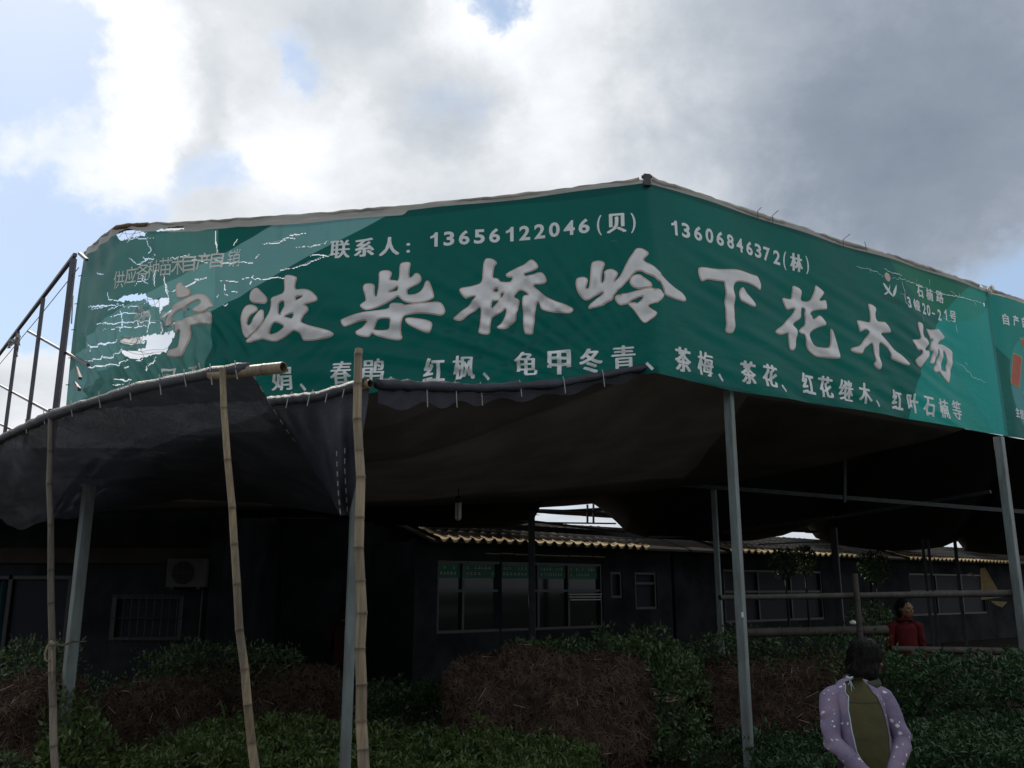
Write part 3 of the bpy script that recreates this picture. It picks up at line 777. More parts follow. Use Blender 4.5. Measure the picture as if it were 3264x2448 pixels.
def banner_material(name, main=True):
    m = bpy.data.materials.new(name)
    m.use_nodes = True
    m.node_tree.nodes.clear()
    g = G(m.node_tree)
    uv = g.new('ShaderNodeUVMap', uv_map='sheet')
    sp = g.new('ShaderNodeSeparateXYZ')
    g.put(sp.inputs[0], uv.outputs[0])
    s, z = sp.outputs[0], sp.outputs[1]
    base = (.004, .103, .088)
    wide = g.noise(uv.outputs[0], 1.1, 4, .5)
    c = g.mix(g.ramp(wide, .3, .7), (.003, .086, .077), base)

    def edge(v, w=.004): return g.ramp(v, -w, w)

    def circle(cs, cz, r):
        d = g.m('SQRT', g.m('ADD', g.m('POWER', g.m('SUBTRACT', s, cs), 2), g.m('POWER', g.m('SUBTRACT', z, cz), 2)))
        return edge(g.m('SUBTRACT', r, d))
    if main:
        # printed pale stripe running down to the left
        l1 = g.m('SUBTRACT', g.m('MULTIPLY_ADD', s, .459, 6.912), z)      # below the upper edge
        l2 = g.m('SUBTRACT', z, g.m('MULTIPLY_ADD', s, .475, 6.405))      # above the lower edge
        st = g.m('MULTIPLY', edge(l1), edge(l2))
        c = g.mix(g.m('MULTIPLY', st, .92), c, (.135, .31, .32))
        c = g.mix(g.m('MULTIPLY', circle(7.55, 1.95, 4.00), .85), c, (.008, .235, .215))
        c = g.mix(g.m('MULTIPLY', circle(4.95, 6.45, 1.60), .55), c, (.016, .155, .085))
        tri = g.m('MULTIPLY', edge(g.m('SUBTRACT', z, g.m('MULTIPLY_ADD', s, -1.18, 10.19))), circle(7.55, 1.95, 4.00))
        c = g.mix(g.m('MULTIPLY', tri, .25), c, (.01, .29, .29))
        # paler end beyond the overlap seam
        pale_end = g.ramp(s, -4.335, -4.325, 1, 0)
        c = g.mix(g.m('MULTIPLY', pale_end, .34), c, (.20, .42, .40))
    else:
        c = g.mix(g.m('MULTIPLY', circle(7.0, 4.2, .78), .5), c, (.10, .31, .36))
        c = g.mix(g.m('MULTIPLY', circle(6.7, 5.5, 1.05), .6), c, (.012, .24, .22))
    hem = g.new('ShaderNodeAttribute', attribute_name='hem')
    hemm = g.ramp(hem.outputs['Fac'], -.002, .002)
    # pale scuffs
    sc = g.noise(g.mapping(uv.outputs[0], scale=(1, 2.2, 1)), 7.5, 8, .72, 1.0)
    c = g.mix(g.ramp(sc, .67, .80, 0, .30), c, (.42, .56, .52))
    grime = g.noise(g.mapping(uv.outputs[0], scale=(5, .6, 1)), 2.0, 5, .6)
    c = g.mix(g.ramp(grime, .52, .8, 0, .22), c, (.03, .07, .06))
    pale = g.mix(g.noise(g.mapping(uv.outputs[0], scale=(.7, 9, 1)), 4, 5, .65), (.26, .25, .23), (.62, .61, .57))
    c = g.mix(hemm, c, pale)
    finish_cloth(g, c, uv.outputs[0], z, .25)
    return m


def finish_cloth(g, c, uv, z, trans=.25):
    p = g.new('ShaderNodeBsdfPrincipled')
    g.put(p.inputs['Base Color'], c)
    p.inputs['Roughness'].default_value = .42
    p.inputs['Specular IOR Level'].default_value = .12
    low = g.ramp(z, 3.5, 4.5, 1, .25)
    a = g.noise(g.mapping(uv, scale=(1.0, 3.2, 1), rot=(0, 0, R(-28))), 3.2, 5, .55, .5)
    b = g.noise(g.mapping(uv, scale=(1, 1.6, 1)), 26, 3, .5)
    hgt = g.m('ADD', g.m('MULTIPLY', a, g.m('MULTIPLY', low, .020)), g.m('MULTIPLY', b, .0009))
    bn = g.new('ShaderNodeBump')
    bn.inputs['Strength'].default_value = .8
    bn.inputs['Distance'].default_value = 1.0
    g.put(bn.inputs['Height'], hgt)
    g.l.new(bn.outputs[0], p.inputs['Normal'])
    t = g.new('ShaderNodeBsdfTranslucent')
    g.put(t.inputs[0], c)
    g.l.new(bn.outputs[0], t.inputs['Normal'])
    ms = g.new('ShaderNodeMixShader')
    ms.inputs[0].default_value = trans
    g.l.new(p.outputs[0], ms.inputs[1]); g.l.new(t.outputs[0], ms.inputs[2])
    o = g.new('ShaderNodeOutputMaterial')
    g.l.new(ms.outputs[0], o.inputs[0])


def print_material(name, col, var=.12, trans=.25):
    m = bpy.data.materials.new(name)
    m.use_nodes = True
    m.node_tree.nodes.clear()
    g = G(m.node_tree)
    uv = g.new('ShaderNodeUVMap', uv_map='sheet')
    sp = g.new('ShaderNodeSeparateXYZ')
    g.put(sp.inputs[0], uv.outputs[0])
    n = g.noise(uv.outputs[0], 5.0, 6, .65)
    c = g.mix(g.ramp(n, .35, .75), col, tuple(q * (1 - var) for q in col))
    old = g.ramp(sp.outputs[0], -4.6, -3.0, .55, 0)
    c = g.mix(old, c, tuple(q * f for q, f in zip(col, (.80, .74, .66))))
    finish_cloth(g, c, uv.outputs[0], sp.outputs[1], trans)
    return m


M['cloth'] = banner_material('printed_green_cloth')
M['cloth2'] = banner_material('printed_green_cloth_next', False)
M['ink_white'] = print_material('white_print', (.90, .91, .92))
M['ink_rim'] = print_material('pale_rim_print', (.84, .76, .72))
M['ink_pink'] = print_material('pink_line_print', (.80, .56, .51))
M['ink_red'] = print_material('red_print', (.60, .17, .12))
M['ink_yellow'] = print_material('yellow_print', (.58, .46, .22))
M['ink_dark'] = print_material('dark_small_print', (.10, .12, .14))
M['tear_sheet'] = print_material('sky_white_tear', (.92, .94, .94), .05, .3)  # white stands in for sky light coming through the tears


def make_cloth(name, s0, s1, material, parent, holes, back=0.0, slits=()):
    ss = np.arange(s0, s1, .03)
    nz = 64
    if slits:
        ss = np.concatenate([np.arange(s0, -3.0, .008), np.arange(-3.0, s1, .03)]); nz = 236
    ss = np.append(ss, s1)
    ns = len(ss)
    S_, H_ = np.meshgrid(ss, np.linspace(0, 1, nz), indexing='ij')
    Z_ = zbot(S_) + (ztop(S_) - zbot(S_)) * H_
    idx = np.arange(ns * nz).reshape(ns, nz)
    keep = np.ones((ns - 1, nz - 1), bool)
    cs = (S_[:-1, :-1] + S_[1:, 1:]) / 2; cz = (Z_[:-1, :-1] + Z_[1:, 1:]) / 2
    for h in holes:
        keep &= ~inside(h, cs, cz)
    cs1 = cs[:, 0]
    for h in slits:
        ha = np.array(h)
        i0, i1 = np.searchsorted(cs1, ha[:, 0].min() - .01), np.searchsorted(cs1, ha[:, 0].max() + .01)
        if i1 > i0: keep[i0:i1] &= ~inside(h, cs[i0:i1], cz[i0:i1])
    # pull the rim of every hole onto its torn outline
    for h in holes:
        ha = np.array(h)
        corner = np.zeros((ns, nz), int)
        k = keep.astype(int)
        corner[:-1, :-1] += k; corner[1:, :-1] += k; corner[:-1, 1:] += k; corner[1:, 1:] += k
        rim = (corner > 0) & (corner < 4)
        lo, hi = ha.min(0) - .04, ha.max(0) + .04
        rim &= (S_ > lo[0]) & (S_ < hi[0]) & (Z_ > lo[1]) & (Z_ < hi[1])
        for i, j in zip(*np.nonzero(rim)):
            d = np.hypot(ha[:, 0] - S_[i, j], ha[:, 1] - Z_[i, j])
            q = d.argmin()
            if d[q] < (.012 if slits else .04):
                S_[i, j], Z_[i, j] = ha[q]
    faces = np.stack([idx[:-1, :-1], idx[1:, :-1], idx[1:, 1:], idx[:-1, 1:]], -1)[keep]
    V = sheet(S_, Z_, back * (1 - sstep(s0 + .05, s0 + .35, S_))).reshape(-1, 3)
    hemw = (.040 + .045 * (1 - sstep(-2.36, -2.30, S_))) + .008 * np.sin(S_ * 5) * sstep(-1.8, -2.4, S_)
    hem = np.clip(hemw - (ztop(S_) - Z_), -.2, .2)
    used = np.unique(faces); re = -np.ones(ns * nz, int); re[used] = np.arange(len(used))
    uv = np.stack([S_.ravel(), Z_.ravel()], -1)
    return np_mesh(name, V[used], re[faces], material, parent, {'hem': hem.ravel()[used]}, uv[used], True)


def chaikin(p, k=1):
    for _ in range(k):
        q = []
        for i in range(len(p)):
            a, b = p[i], p[(i + 1) % len(p)]
            q += [(a[0] * .75 + b[0] * .25, a[1] * .75 + b[1] * .25), (a[0] * .25 + b[0] * .75, a[1] * .25 + b[1] * .75)]
        p = q
    return p


def fill2d(outer, holes, shrink=0.0):
    """flat mesh (bmesh) of closed outlines by Blender's own curve fill"""
    cu = bpy.data.curves.new('fill', 'CURVE')
    cu.dimensions = '2D'; cu.fill_mode = 'BOTH'
    cu.offset = shrink
    for p in outer + holes:
        sp = cu.splines.new('POLY')
        sp.points.add(len(p) - 1)
        sp.points.foreach_set('co', [c for a, b in p for c in (a, b, 0, 1)])
        sp.use_cyclic_u = True
    return curve_to_bm(cu)


def curve_to_bm(cu):
    o = bpy.data.objects.new('fill', cu)
    COL.objects.link(o)
    dg = bpy.context.evaluated_depsgraph_get()
    me = o.evaluated_get(dg).to_mesh()
    bm = bmesh.new()
    bm.from_mesh(me)
    o.evaluated_get(dg).to_mesh_clear()
    bpy.data.objects.remove(o)
    bpy.data.curves.remove(cu)
    bmesh.ops.remove_doubles(bm, verts=bm.verts, dist=1e-5)
    return bm


def lay(bm, name, material, parent, off, cell=.05):
    """lay a flat print (x = s, y = z) onto the hanging cloth"""
    if not bm.verts:
        bm.free(); return None
    xs = [v.co.x for v in bm.verts]; ys = [v.co.y for v in bm.verts]
    for axis, lo, hi in ((0, min(xs), max(xs)), (1, min(ys), max(ys))):
        k = math.floor(lo / cell) + 1
        while k * cell < hi:
            co = Vector((k * cell, 0, 0)) if axis == 0 else Vector((0, k * cell, 0))
            no = Vector((1, 0, 0)) if axis == 0 else Vector((0, 1, 0))
            bmesh.ops.bisect_plane(bm, geom=bm.verts[:] + bm.edges[:] + bm.faces[:], plane_co=co, plane_no=no, dist=1e-5)
            k += 1
    uvl = bm.loops.layers.uv.new('sheet')
    for f in bm.faces:
        if f.normal.z < 0: f.normal_flip()
        for l in f.loops: l[uvl].uv = (l.vert.co.x, l.vert.co.y)
    flat = np.array([(v.co.x, v.co.y) for v in bm.verts])
    P = sheet(flat[:, 0], flat[:, 1], off)
    o = np.array(ORIGIN.get(parent.name, Vector()))
    for v, p in zip(bm.verts, P): v.co = p - o
    me = bpy.data.meshes.new(name)
    bm.to_mesh(me); bm.free()
    o_ = link(name, me, material, parent, True)
    e_ = .012
    S_, Z_ = flat[:, 0], flat[:, 1]
    N = np.cross(sheet(S_ + e_, Z_) - sheet(S_ - e_, Z_), sheet(S_, Z_ + e_) - sheet(S_, Z_ - e_))
    N /= np.linalg.norm(N, axis=1)[:, None]
    me.normals_split_custom_set_from_vertices([tuple(n) for n in N])
    return o_


# tears: jagged white slits in the print
def slit(poly, w, outline=False):
    pts = [poly[0]]
    for a, b in zip(poly, poly[1:]):
        L = math.hypot(b[0] - a[0], b[1] - a[1]); k = max(2, int(L / .03))
        for j in range(1, k + 1):
            t = j / k
            n_ = (rng.normal(0, .007), rng.normal(0, .007)) if j < k else (0, 0)
            pts.append((a[0] + (b[0] - a[0]) * t + n_[0], a[1] + (b[1] - a[1]) * t + n_[1]))
    K = len(pts); up, dn = [], []
    for i, p in enumerate(pts):
        a, b = pts[max(0, i - 1)], pts[min(K - 1, i + 1)]
        L = math.hypot(b[0] - a[0], b[1] - a[1]) or 1
        nx, ny = -(b[1] - a[1]) / L, (b[0] - a[0]) / L
        ww = w * (.25 + .75 * math.sin(math.pi * (i + .3) / (K - .4))) * rng.uniform(.45, 1.25) / 2
        up.append((p[0] + nx * ww, p[1] + ny * ww)); dn.append((p[0] - nx * ww, p[1] - ny * ww))
    if outline: return up + dn[::-1]
    bm = bmesh.new()
    vu = [bm.verts.new((*p, 0)) for p in up]; vd = [bm.verts.new((*p, 0)) for p in dn]
    for i in range(K - 1):
        bm.faces.new((vd[i], vd[i + 1], vu[i + 1], vu[i]))
    bm.normal_update()
    return bm



SLITS = [slit(pairs(p), max(.0095, w / 1000 * (1.9 if p[0] < -4300 else 1.2)), True) for p, w in CRACKS if p[0] < -3000]
SIGN_LOC = (1.25, 7.57, 3.5)
sign = thing('banner_sign', 'large torn green cloth banner with white and pink-edged Chinese characters wrapping the canopy corner', 'banner', SIGN_LOC)
cloth = make_cloth('cloth', -RUN_END, RIGHT, M['cloth'], sign, HOLE_POLYS, 0.0, SLITS)
sign2 = thing('banner_sign', 'green cloth banner cut off by the frame, with a red yellow-edged character', 'banner', (6.2, 10.93, 3.5))
cloth2 = make_cloth('cloth', 5.90, 9.6, M['cloth2'], sign2, [], -.03)

for nm, outer, holes in GLYPHS:
    o_ = [chaikin(pairs(p), 2) for p in outer]
    h_ = [chaikin(pairs(p), 1) for p in holes]
    lay(fill2d(o_, h_), 'large_character', M['ink_rim'], sign, .005)
    last = COL.objects[-1]
    lay(fill2d(o_, h_, -.005), 'pink_line', M['ink_pink'], last, .008)
    lay(fill2d(o_, h_, -.0125), 'white_face', M['ink_white'], last, .011)
for p in REDS:
    q = pairs(p)
    lay(fill2d([q], []), 'red_stroke', M['ink_yellow'], sign2, .004)
    lay(fill2d([q], [], -.016), 'red_face', M['ink_red'], COL.objects[-1], .007)



HARD = '供各种销枫鹃梅继楠路幢龟等营娟青春联苗'


def char_bm(ch):
    cu = bpy.data.curves.new('glyph', 'FONT')
    cu.body = ch
    cu.resolution_u = 3
    thick = ch in '0123456789'
    cu.offset = .030 if thick else (.012 if ch in '()-:、' else (0.0 if ch in HARD else .010))
    return curve_to_bm(cu)


ONE = [(.55, 0), (.98, 0), (.98, 1), (.62, 1), (.52, .90), (.30, .80), (.02, .74), (.02, .58), (.55, .66)]
for ch, s, z, w, h, k in CHARS:
    s, z, w, h = s / 1000, z / 1000, w / 1000, h / 1000
    bm = fill2d([ONE], []) if ch == '1' else char_bm(ch)
    if not bm.verts: continue
    xs = [v.co.x for v in bm.verts]; ys = [v.co.y for v in bm.verts]
    x0, x1, y0, y1 = min(xs), max(xs), min(ys), max(ys)
    for v in bm.verts:
        v.co.x = s + ((v.co.x - x0) / (x1 - x0) - .5) * w
        v.co.y = z + ((v.co.y - y0) / (y1 - y0) - .5) * h
        v.co.z = 0
    if ch in '0123456789()-:、' or (w < .16 and h > .18):
        lay(bm, 'printed_character', M['ink_white'], sign2 if k else sign, .004)
    else:
        # a heavier cut: the strokes printed three times, a hair apart
        add = bmesh.new()
        for q, d in enumerate((-.0075, 0, .0075) if h > .17 else (-.005, 0, .005)):
            tmp = bm.copy()
            for v in tmp.verts: v.co.x += d; v.co.y += (0, .004, 0)[q]
            lay(tmp, 'printed_character' if q == 0 else 'stroke_weight', M['ink_white'], (sign2 if k else sign) if q == 0 else first, .0045 + .0012 * q)
            if q == 0: first = COL.objects[-1]
        bm.free(); add.free()

# emblem beside the address: ring, leaf strokes, a line of tiny print
def ring(cs, cz, r0, r1, n=28):
    c = lambda r: [(cs + r * math.cos(2 * math.pi * i / n), cz + r * math.sin(2 * math.pi * i / n)) for i in range(n)]
    return fill2d([c(r1)], [c(r0)] if r0 > 0 else [])


lay(ring(3.676, 5.129, .0, .052), 'emblem_disc', M['ink_rim'], sign, .004)
lay(ring(3.676, 5.129, .026, .044), 'emblem_ring', M['ink_pink'], sign, .007)
lay(ring(3.683, 5.129, .0, .016), 'emblem_dot', M['ink_pink'], sign, .007)
lay(fill2d([chaikin([(3.57, 5.04), (3.60, 5.04), (3.66, 4.99), (3.73, 4.915), (3.72, 4.90), (3.66, 4.93), (3.60, 4.98)], 2)], []), 'emblem_leaf', M['ink_white'], sign, .0045)
lay(fill2d([chaikin([(3.84, 5.08), (3.82, 4.99), (3.77, 4.92), (3.71, 4.885), (3.75, 4.97), (3.80, 5.03)], 2)], []), 'emblem_leaf', M['ink_white'], sign, .005)
lay(fill2d([chaikin([(3.71, 5.06), (3.69, 4.98), (3.62, 4.90), (3.56, 4.90), (3.63, 4.94), (3.68, 5.0)], 2)], []), 'emblem_leaf', M['ink_white'], sign, .0055)
for i in range(9):
    cs, cz = 3.545 + i * .041, 4.862 - i * .0015
    bars = [[(cs - .014, cz + d), (cs + .014, cz + d + .002), (cs + .014, cz + d + .009), (cs - .014, cz + d + .007)] for d in (-.022, -.002, .016)]
    bars.append([(cs - .004, cz - .026), (cs + .004, cz - .026), (cs + .005, cz + .028), (cs - .004, cz + .028)])
    lay(fill2d(bars[:3], []), 'tiny_print', M['ink_dark'], sign, .004)

for poly, w in CRACKS:
    if poly[0] < -3000 and rng.random() < .45: continue
    lay(slit(pairs(poly), w / 1000 * (1.5 if poly[0] > 0 else .8)), 'tear', M['tear_sheet'], sign, .012, cell=.06)  # white strip painted as sky showing through a tear

# frayed threads and flaps left hanging in the big holes
for hi, hp in ((4, HOLE_POLYS[4]), (0, HOLE_POLYS[0]), (3, HOLE_POLYS[3])):
    ha = np.array(hp)
    mb = MB()
    for _ in range(16 if hi == 4 else 7):
        a, b = ha[rng.integers(len(ha))], ha[rng.integers(len(ha))]
        if np.hypot(*(a - b)) > .45: continue
        m_ = (a + b) / 2 - np.array([0, rng.uniform(.02, .07)])
        pp = [a * (1 - t) ** 2 + 2 * m_ * t * (1 - t) + b * t * t for t in np.linspace(0, 1, 6)]
        mb.tube([sheet(q[0], q[1], .0) for q in pp], .0022, 3)
    if mb.v: obj('loose_thread', mb, M['rag'], sign)
for (cs, cz, w, h) in ((-5.13, 4.37, .16, .15), (-4.83, 4.27, .17, .16), (-5.22, 4.10, .2, .07), (-4.62, 4.36, .06, .10)):
    n = 5
    gs, gz = np.meshgrid(np.linspace(-.5, .5, n), np.linspace(-.5, .5, n), indexing='ij')
    jag = rng.normal(0, .10, (n, n))
    P = sheet(cs + (gs + jag * (abs(gs) > .4)) * w, cz + (gz + jag.T * (abs(gz) > .4)) * h, .0) + rng.normal(0, .012, (n, n, 3))
    idx = np.arange(n * n).reshape(n, n)
    np_mesh('torn_flap', P.reshape(-1, 3), np.stack([idx[:-1, :-1], idx[1:, :-1], idx[1:, 1:], idx[:-1, 1:]], -1).reshape(-1, 4), M['tear'], sign, smooth=True)

# rolled hem on the top pipe
def strip_line(s0, s1, dz, off, step=.12):
    return [sheet(s, ztop(s) + dz, off - wrinkle(s, ztop(s) + dz)) for s in np.arange(s0, s1 + 1e-6, step)]


def hem_roll(name, s0, s1, r, parent, mt):
    pts = strip_line(s0, s1, .006, -.01, .07)
    mb = MB()
    mb.tube([Vector(p) + Vector((0, 0, rng.normal(0, .004))) for p in pts], [r * rng.uniform(.85, 1.2) for _ in pts], 8)
    return obj(name, mb, mt, parent, True)


hem_roll('hem_sleeve', -5.25, -.06, .015, sign, M['sleeve'])
hem_roll('hem_sleeve', .07, 5.75, .020, sign, M['sleeve'])
hem_roll('hem_sleeve', -6.47, -5.5, .018, sign, M['sleeve'])
hem_roll('hem_sleeve', 6.0, 9.6, .02, sign2, M['sleeve'])
mb = MB()
mb.tube(strip_line(-6.46, 5.97, -.012, -.045, .25), .022, 8)
obj('top_pipe', mb, M['dark_steel'], sign, True)
# steel corner bracket showing at the apex, and the twisted bracket at the torn end
mb = MB()
c = Vector(sheet(0, 5.33, .0))
mb.box(c + Vector((0, -.02, 0)), (.07, .05, .11), .2, ch=.008)
mb.bar(c + Vector((-.05, -.03, .03)), c + Vector((.05, -.03, .03)), .022)
obj('corner_bracket', mb, M['dark_steel'], sign)
mb = MB()
mb.tube(strip_line(-5.62, -5.1, .0, -.02, .06), [.03, .035, .028, .03, .034, .026, .03, .028, .03][:len(strip_line(-5.62, -5.1, .0, -.02, .06))], 6)
obj('rusty_pipe', mb, mat('rusted_pipe', (.16, .11, .08), .9, .1, .5, 20), sign, True)
# wire twists poking up from the right-hand hem
for s in (1.5, 1.72, 2.9, 3.3):
    mb = MB()
    p = Vector(sheet(s, float(ztop(s)) + .02, .03))
    mb.tube([p + Vector((0, 0, -.09)), p, p + Vector((rng.uniform(-.02, .09), 0, .03 + rng.uniform(0, .05)))], .0035, 4)
    obj('tie_wire', mb, M['dark_steel'], sign)
# wire ties down the left edge
for z in (5.05, 4.72, 4.42, 4.1, 3.8):
    mb = MB()
    p = Vector(sheet(-6.46, z, 0))
    mb.tube([p + Vector((.05, 0, .01)), p + Vector((-.02, -.01, 0)), p + Vector((-.06, .06, .02))], .005, 4)
    obj('edge_tie', mb, M['black'], sign)
# ragged scrap and gap at the join of the two banners
mb = MB()
for dx, dz, w, h in ((5.86, .0, .12, .07), (5.94, -.03, .10, .10), (5.99, .01, .10, .06)):
    a = [sheet(dx + sx * w / 2, ztop(dx) + dz + sz * h / 2, .02 + rng.uniform(0, .04)) + rng.normal(0, .012, 3) for sx, sz in ((-1, -1), (1, -1), (1, 1), (-1, 1))]
    mb.quad(*a)
obj('ragged_hem', mb, M['sleeve'], sign)

# ================================================================== ground
mb = MB()
n = 40
for i in range(n + 1):
    for j in range(n + 1):
        xx = (i / n - .5); yy = (j / n - .5)
        X, Y = 2 * 400 * xx * abs(xx) * 2, 2 * 400 * yy * abs(yy) * 2 + 8
        mb.v.append((X, Y, .03 * math.sin(X * .9) * math.cos(Y * .7) if abs(X) < 40 and abs(Y) < 40 else 0))
for i in range(n):
    for j in range(n):
        k = i * (n + 1) + j
        mb.f.append((k, k + n + 1, k + n + 2, k + 1))
tag(obj('ground', mb, M['soil'], None, True), 'dark trodden soil of the nursery yard', None, None, 'structure')
mb = MB()
n = 30
mb.v = [(-60 + 120 * i / n, -5.5 + 12.0 * j / 6, .045) for i in range(n + 1) for j in range(7)]
mb.f = [(i * 7 + j, (i + 1) * 7 + j, (i + 1) * 7 + j + 1, i * 7 + j + 1) for i in range(n) for j in range(6)]
tag(obj('road', mb, M['road']), 'pale concrete market road in front of the nursery', None, None, 'structure')
# the facing row of market stalls across the road, the one mirrored in the shop windows
M['stall_green'] = mat('green_stall_cloth', (.012, .15, .11), .7, .2, .3, 3)
op = thing('market_row', 'facing row of market stalls with green banners across the road', 'market stalls', (0, -6.5, 0))
for i in range(-4, 5):
    x0 = i * 8.0
    mb = MB(); mb.box((x0, -6.4, 4.4), (7.9, .06, 1.7)); obj('green_banner', mb, M['stall_green'], op)
    mb = MB(); mb.box((x0 + 3.97, -6.5, 1.77), (.1, .1, 3.54)); obj('post', mb, M['post'], op)
    mb = MB(); mb.box((x0, -10.5, 1.75), (8.0, .2, 3.5)); obj('wall', mb, M['wall'], op)
    mb = MB(); mb.box((x0, -8.5, 3.62), (8.0, 4.1, .06)); obj('roof', mb, M['roof_net'], op)

# ================================================================== bamboo
def bamboo(name, p0, p1, r0, r1, label, material, group=None, gap=.26, bend=0.0, cut=True, cat='bamboo pole', n=12):
    p0, p1 = Vector(p0), Vector(p1)
    t = thing(name, label, cat, p0, group)
    L = (p1 - p0).length
    z = (p1 - p0) / L
    side = z.cross(Vector((0, 1, 0))); side = side.normalized() if side.length > .1 else Vector((1, 0, 0))
    pts, rad, nod = [], [], []
    pos = 0.0
    jolt = Vector()
    def P(q): return p0 + z * q + side * (bend * math.sin(math.pi * q / L)) + jolt * 0
    nodes = []
    q = gap * rng.uniform(.3, .9)
    while q < L - .02:
        nodes.append(q); q += gap * rng.uniform(.78, 1.22) * (.82 + .3 * q / L)
    marks = [0.0]
    for q in nodes: marks += [q - .03, q - .012, q - .005, q, q + .006, q + .014, q + .035]
    marks.append(L)
    marks = sorted(m_ for m_ in marks if 0 <= m_ <= L)
    wob = [Vector((rng.normal(0, .004), rng.normal(0, .004), 0)) for _ in range(len(nodes) + 2)]
    xs_ = [0] + nodes + [L]
    for q in marks:
        r = r0 + (r1 - r0) * q / L
        d = min([abs(q - k) for k in nodes] + [1])
        ex = .085 if d < .003 else (.055 if d < .008 else (-.02 if d < .02 else 0))
        w = Vector((np.interp(q, xs_, [v.x for v in wob]), np.interp(q, xs_, [v.y for v in wob]), 0))
        pts.append(P(q) + w); rad.append(r * (1 + ex)); nod.append(.9 if d < .003 else (.45 if d < .0065 else (.15 if d < .016 else 0)))
    m_ = MB()
    tones = rng.random(len(nodes) + 1)
    m_.tube(pts, rad, n, cap=False, node=nod, seg=[float(tones[sum(1 for k in nodes if k < q)]) for q in marks])
    obj('culm', m_, material, t, True)
    if cut:                                                      # hollow sawn end
        e_ = pts[-1]; r = rad[-1]
        m2 = MB()
        m2.tube([e_, e_ + z * .001], [r, r * .76], n, cap=False)
        m2.tube([e_ + z * .001, e_ - z * .05], [r * .76, r * .70], n, cap=False)
        obj('sawn_rim', m2, material, t, True)
        m3 = MB(); m3.tube([e_ - z * .05, e_ - z * .052], [r * .74, r * .74], n)
        obj('hollow', m3, M['bamboo_cut'], t)
    return t


A_top, A_bot = vp(109, 884, 5.95), vp(121, 1500, 5.95)
d_ = (A_top - A_bot).normalized(); A_bot = A_top - d_ * (A_top.z / d_.z)
bamboo('bamboo_pole', A_bot, A_top, .025, .018, 'thin grey bamboo pole roped to the leftmost steel post', M['bamboo_grey'], 'upright bamboo poles of the shade frame', .26, .02)
B_top, B_bot = vp(480, 794, 4.62), vp(561, 1659, 4.95)
d_ = (B_top - B_bot).normalized(); B_bot = B_top - d_ * (B_top.z / d_.z)
bamboo('bamboo_pole', B_bot, B_top, .027, .017, 'leaning tan bamboo pole that props the black net', M['bamboo'], 'upright bamboo poles of the shade frame', .235, .03)
C_top, C_bot = vp(773, 754, 4.80), vp(787, 1659, 4.80)
d_ = (C_top - C_bot).normalized(); C_bot = C_top - d_ * (C_top.z / d_.z)
bamboo('bamboo_pole', C_bot, C_top, .033, .023, 'thick upright bamboo pole in the middle, rising in front of the banner', M['bamboo'], 'upright bamboo poles of the shade frame', .178, .008)

# horizontal rails under the edge of the nets
r1_end, r1_b = vp(612, 794, 4.50), vp(470, 808, 4.72)
rail_pts = [r1_end, r1_b, vp(300, 842, 5.2), vp(108, 902, 5.98), vp(0, 952, 6.95), vp(-160, 1040, 8.3)]
t = thing('bamboo_rail', 'sawn bamboo rail end poking out of the black net beside the leaning pole', 'bamboo rail', r1_b, 'bamboo rails carrying the nets')
mb = MB()
d_ = (r1_end - r1_b).normalized()
e0 = r1_end - d_ * .13
mb.tube([r1_b - d_ * .05, e0 - d_ * .012, e0, e0 + d_ * .012, r1_end], [.030, .0305, .0335, .031, .0315], 14, cap=False, node=[0, .3, 1, .3, 0], seg=[.7] * 5)
obj('culm', mb, M['bamboo'], t, True)
mb = MB(); mb.tube([r1_end, r1_end + d_ * .001], [.0315, .025], 14, cap=False); mb.tube([r1_end + d_ * .001, r1_end - d_ * .06], [.025, .024], 14, cap=False)
obj('sawn_rim', mb, M['bamboo'], t, True)
mb = MB(); mb.tube([r1_end - d_ * .06, r1_end - d_ * .062], [.0245, .0245], 14); obj('hollow', mb, M['bamboo_cut'], t)
r2_a, r2_b = vp(588, 872, 5.45), vp(800, 829, 4.86)
t = thing('bamboo_rail', 'short bamboo rail end showing beside the thick middle pole', 'bamboo rail', r2_b, 'bamboo rails carrying the nets')
d_ = (r2_b - r2_a).normalized()
mb = MB(); mb.tube([r2_b - d_ * .12, r2_b], [.026, .026], 12, cap=False, seg=[.6, .6]); obj('culm', mb, M['bamboo'], t, True)
mb = MB(); mb.tube([r2_b, r2_b - d_ * .03], [.022, .021], 12, cap=False); mb.tube([r2_b, r2_b + d_ * .001], [.026, .022], 12, cap=False); obj('sawn_rim', mb, M['bamboo'], t, True)
mb = MB(); mb.tube([r2_b - d_ * .03, r2_b - d_ * .032], [.022, .022], 12); obj('hollow', mb, M['bamboo_cut'], t)

# ================================================================== cloth sheets helper
def lerp_poly(P, u):
    """P: list of (param, Vector)"""
    for (a, p), (b, q) in zip(P, P[1:]):
        if u <= b:
            k = (u - a) / (b - a)
            return p + (q - p) * k
    return P[-1][1]


def cloth_grid(name, top, bot, nu, nv, material, parent, shape, smooth=True):
    """sheet between two edge lines; shape(u, v) -> displacement Vector"""
    V = []
    for i in range(nu):
        u = i / (nu - 1)
        a, b = lerp_poly(top, u), lerp_poly(bot, u)
        for j in range(nv):
            v = j / (nv - 1)
            V.append(a + (b - a) * v + shape(u, v))
    idx = np.arange(nu * nv).reshape(nu, nv)
    F = np.stack([idx[:-1, :-1], idx[1:, :-1], idx[1:, 1:], idx[:-1, 1:]], -1).reshape(-1, 4)
    return np_mesh(name, np.array([tuple(v) for v in V]), F, material, parent, smooth=smooth)


def spread_u(P):
    k = [0.0]
    for a, b in zip(P, P[1:]): k.append(k[-1] + (b - a).length)
    return [(q / k[-1], p) for q, p in zip(k, P)]


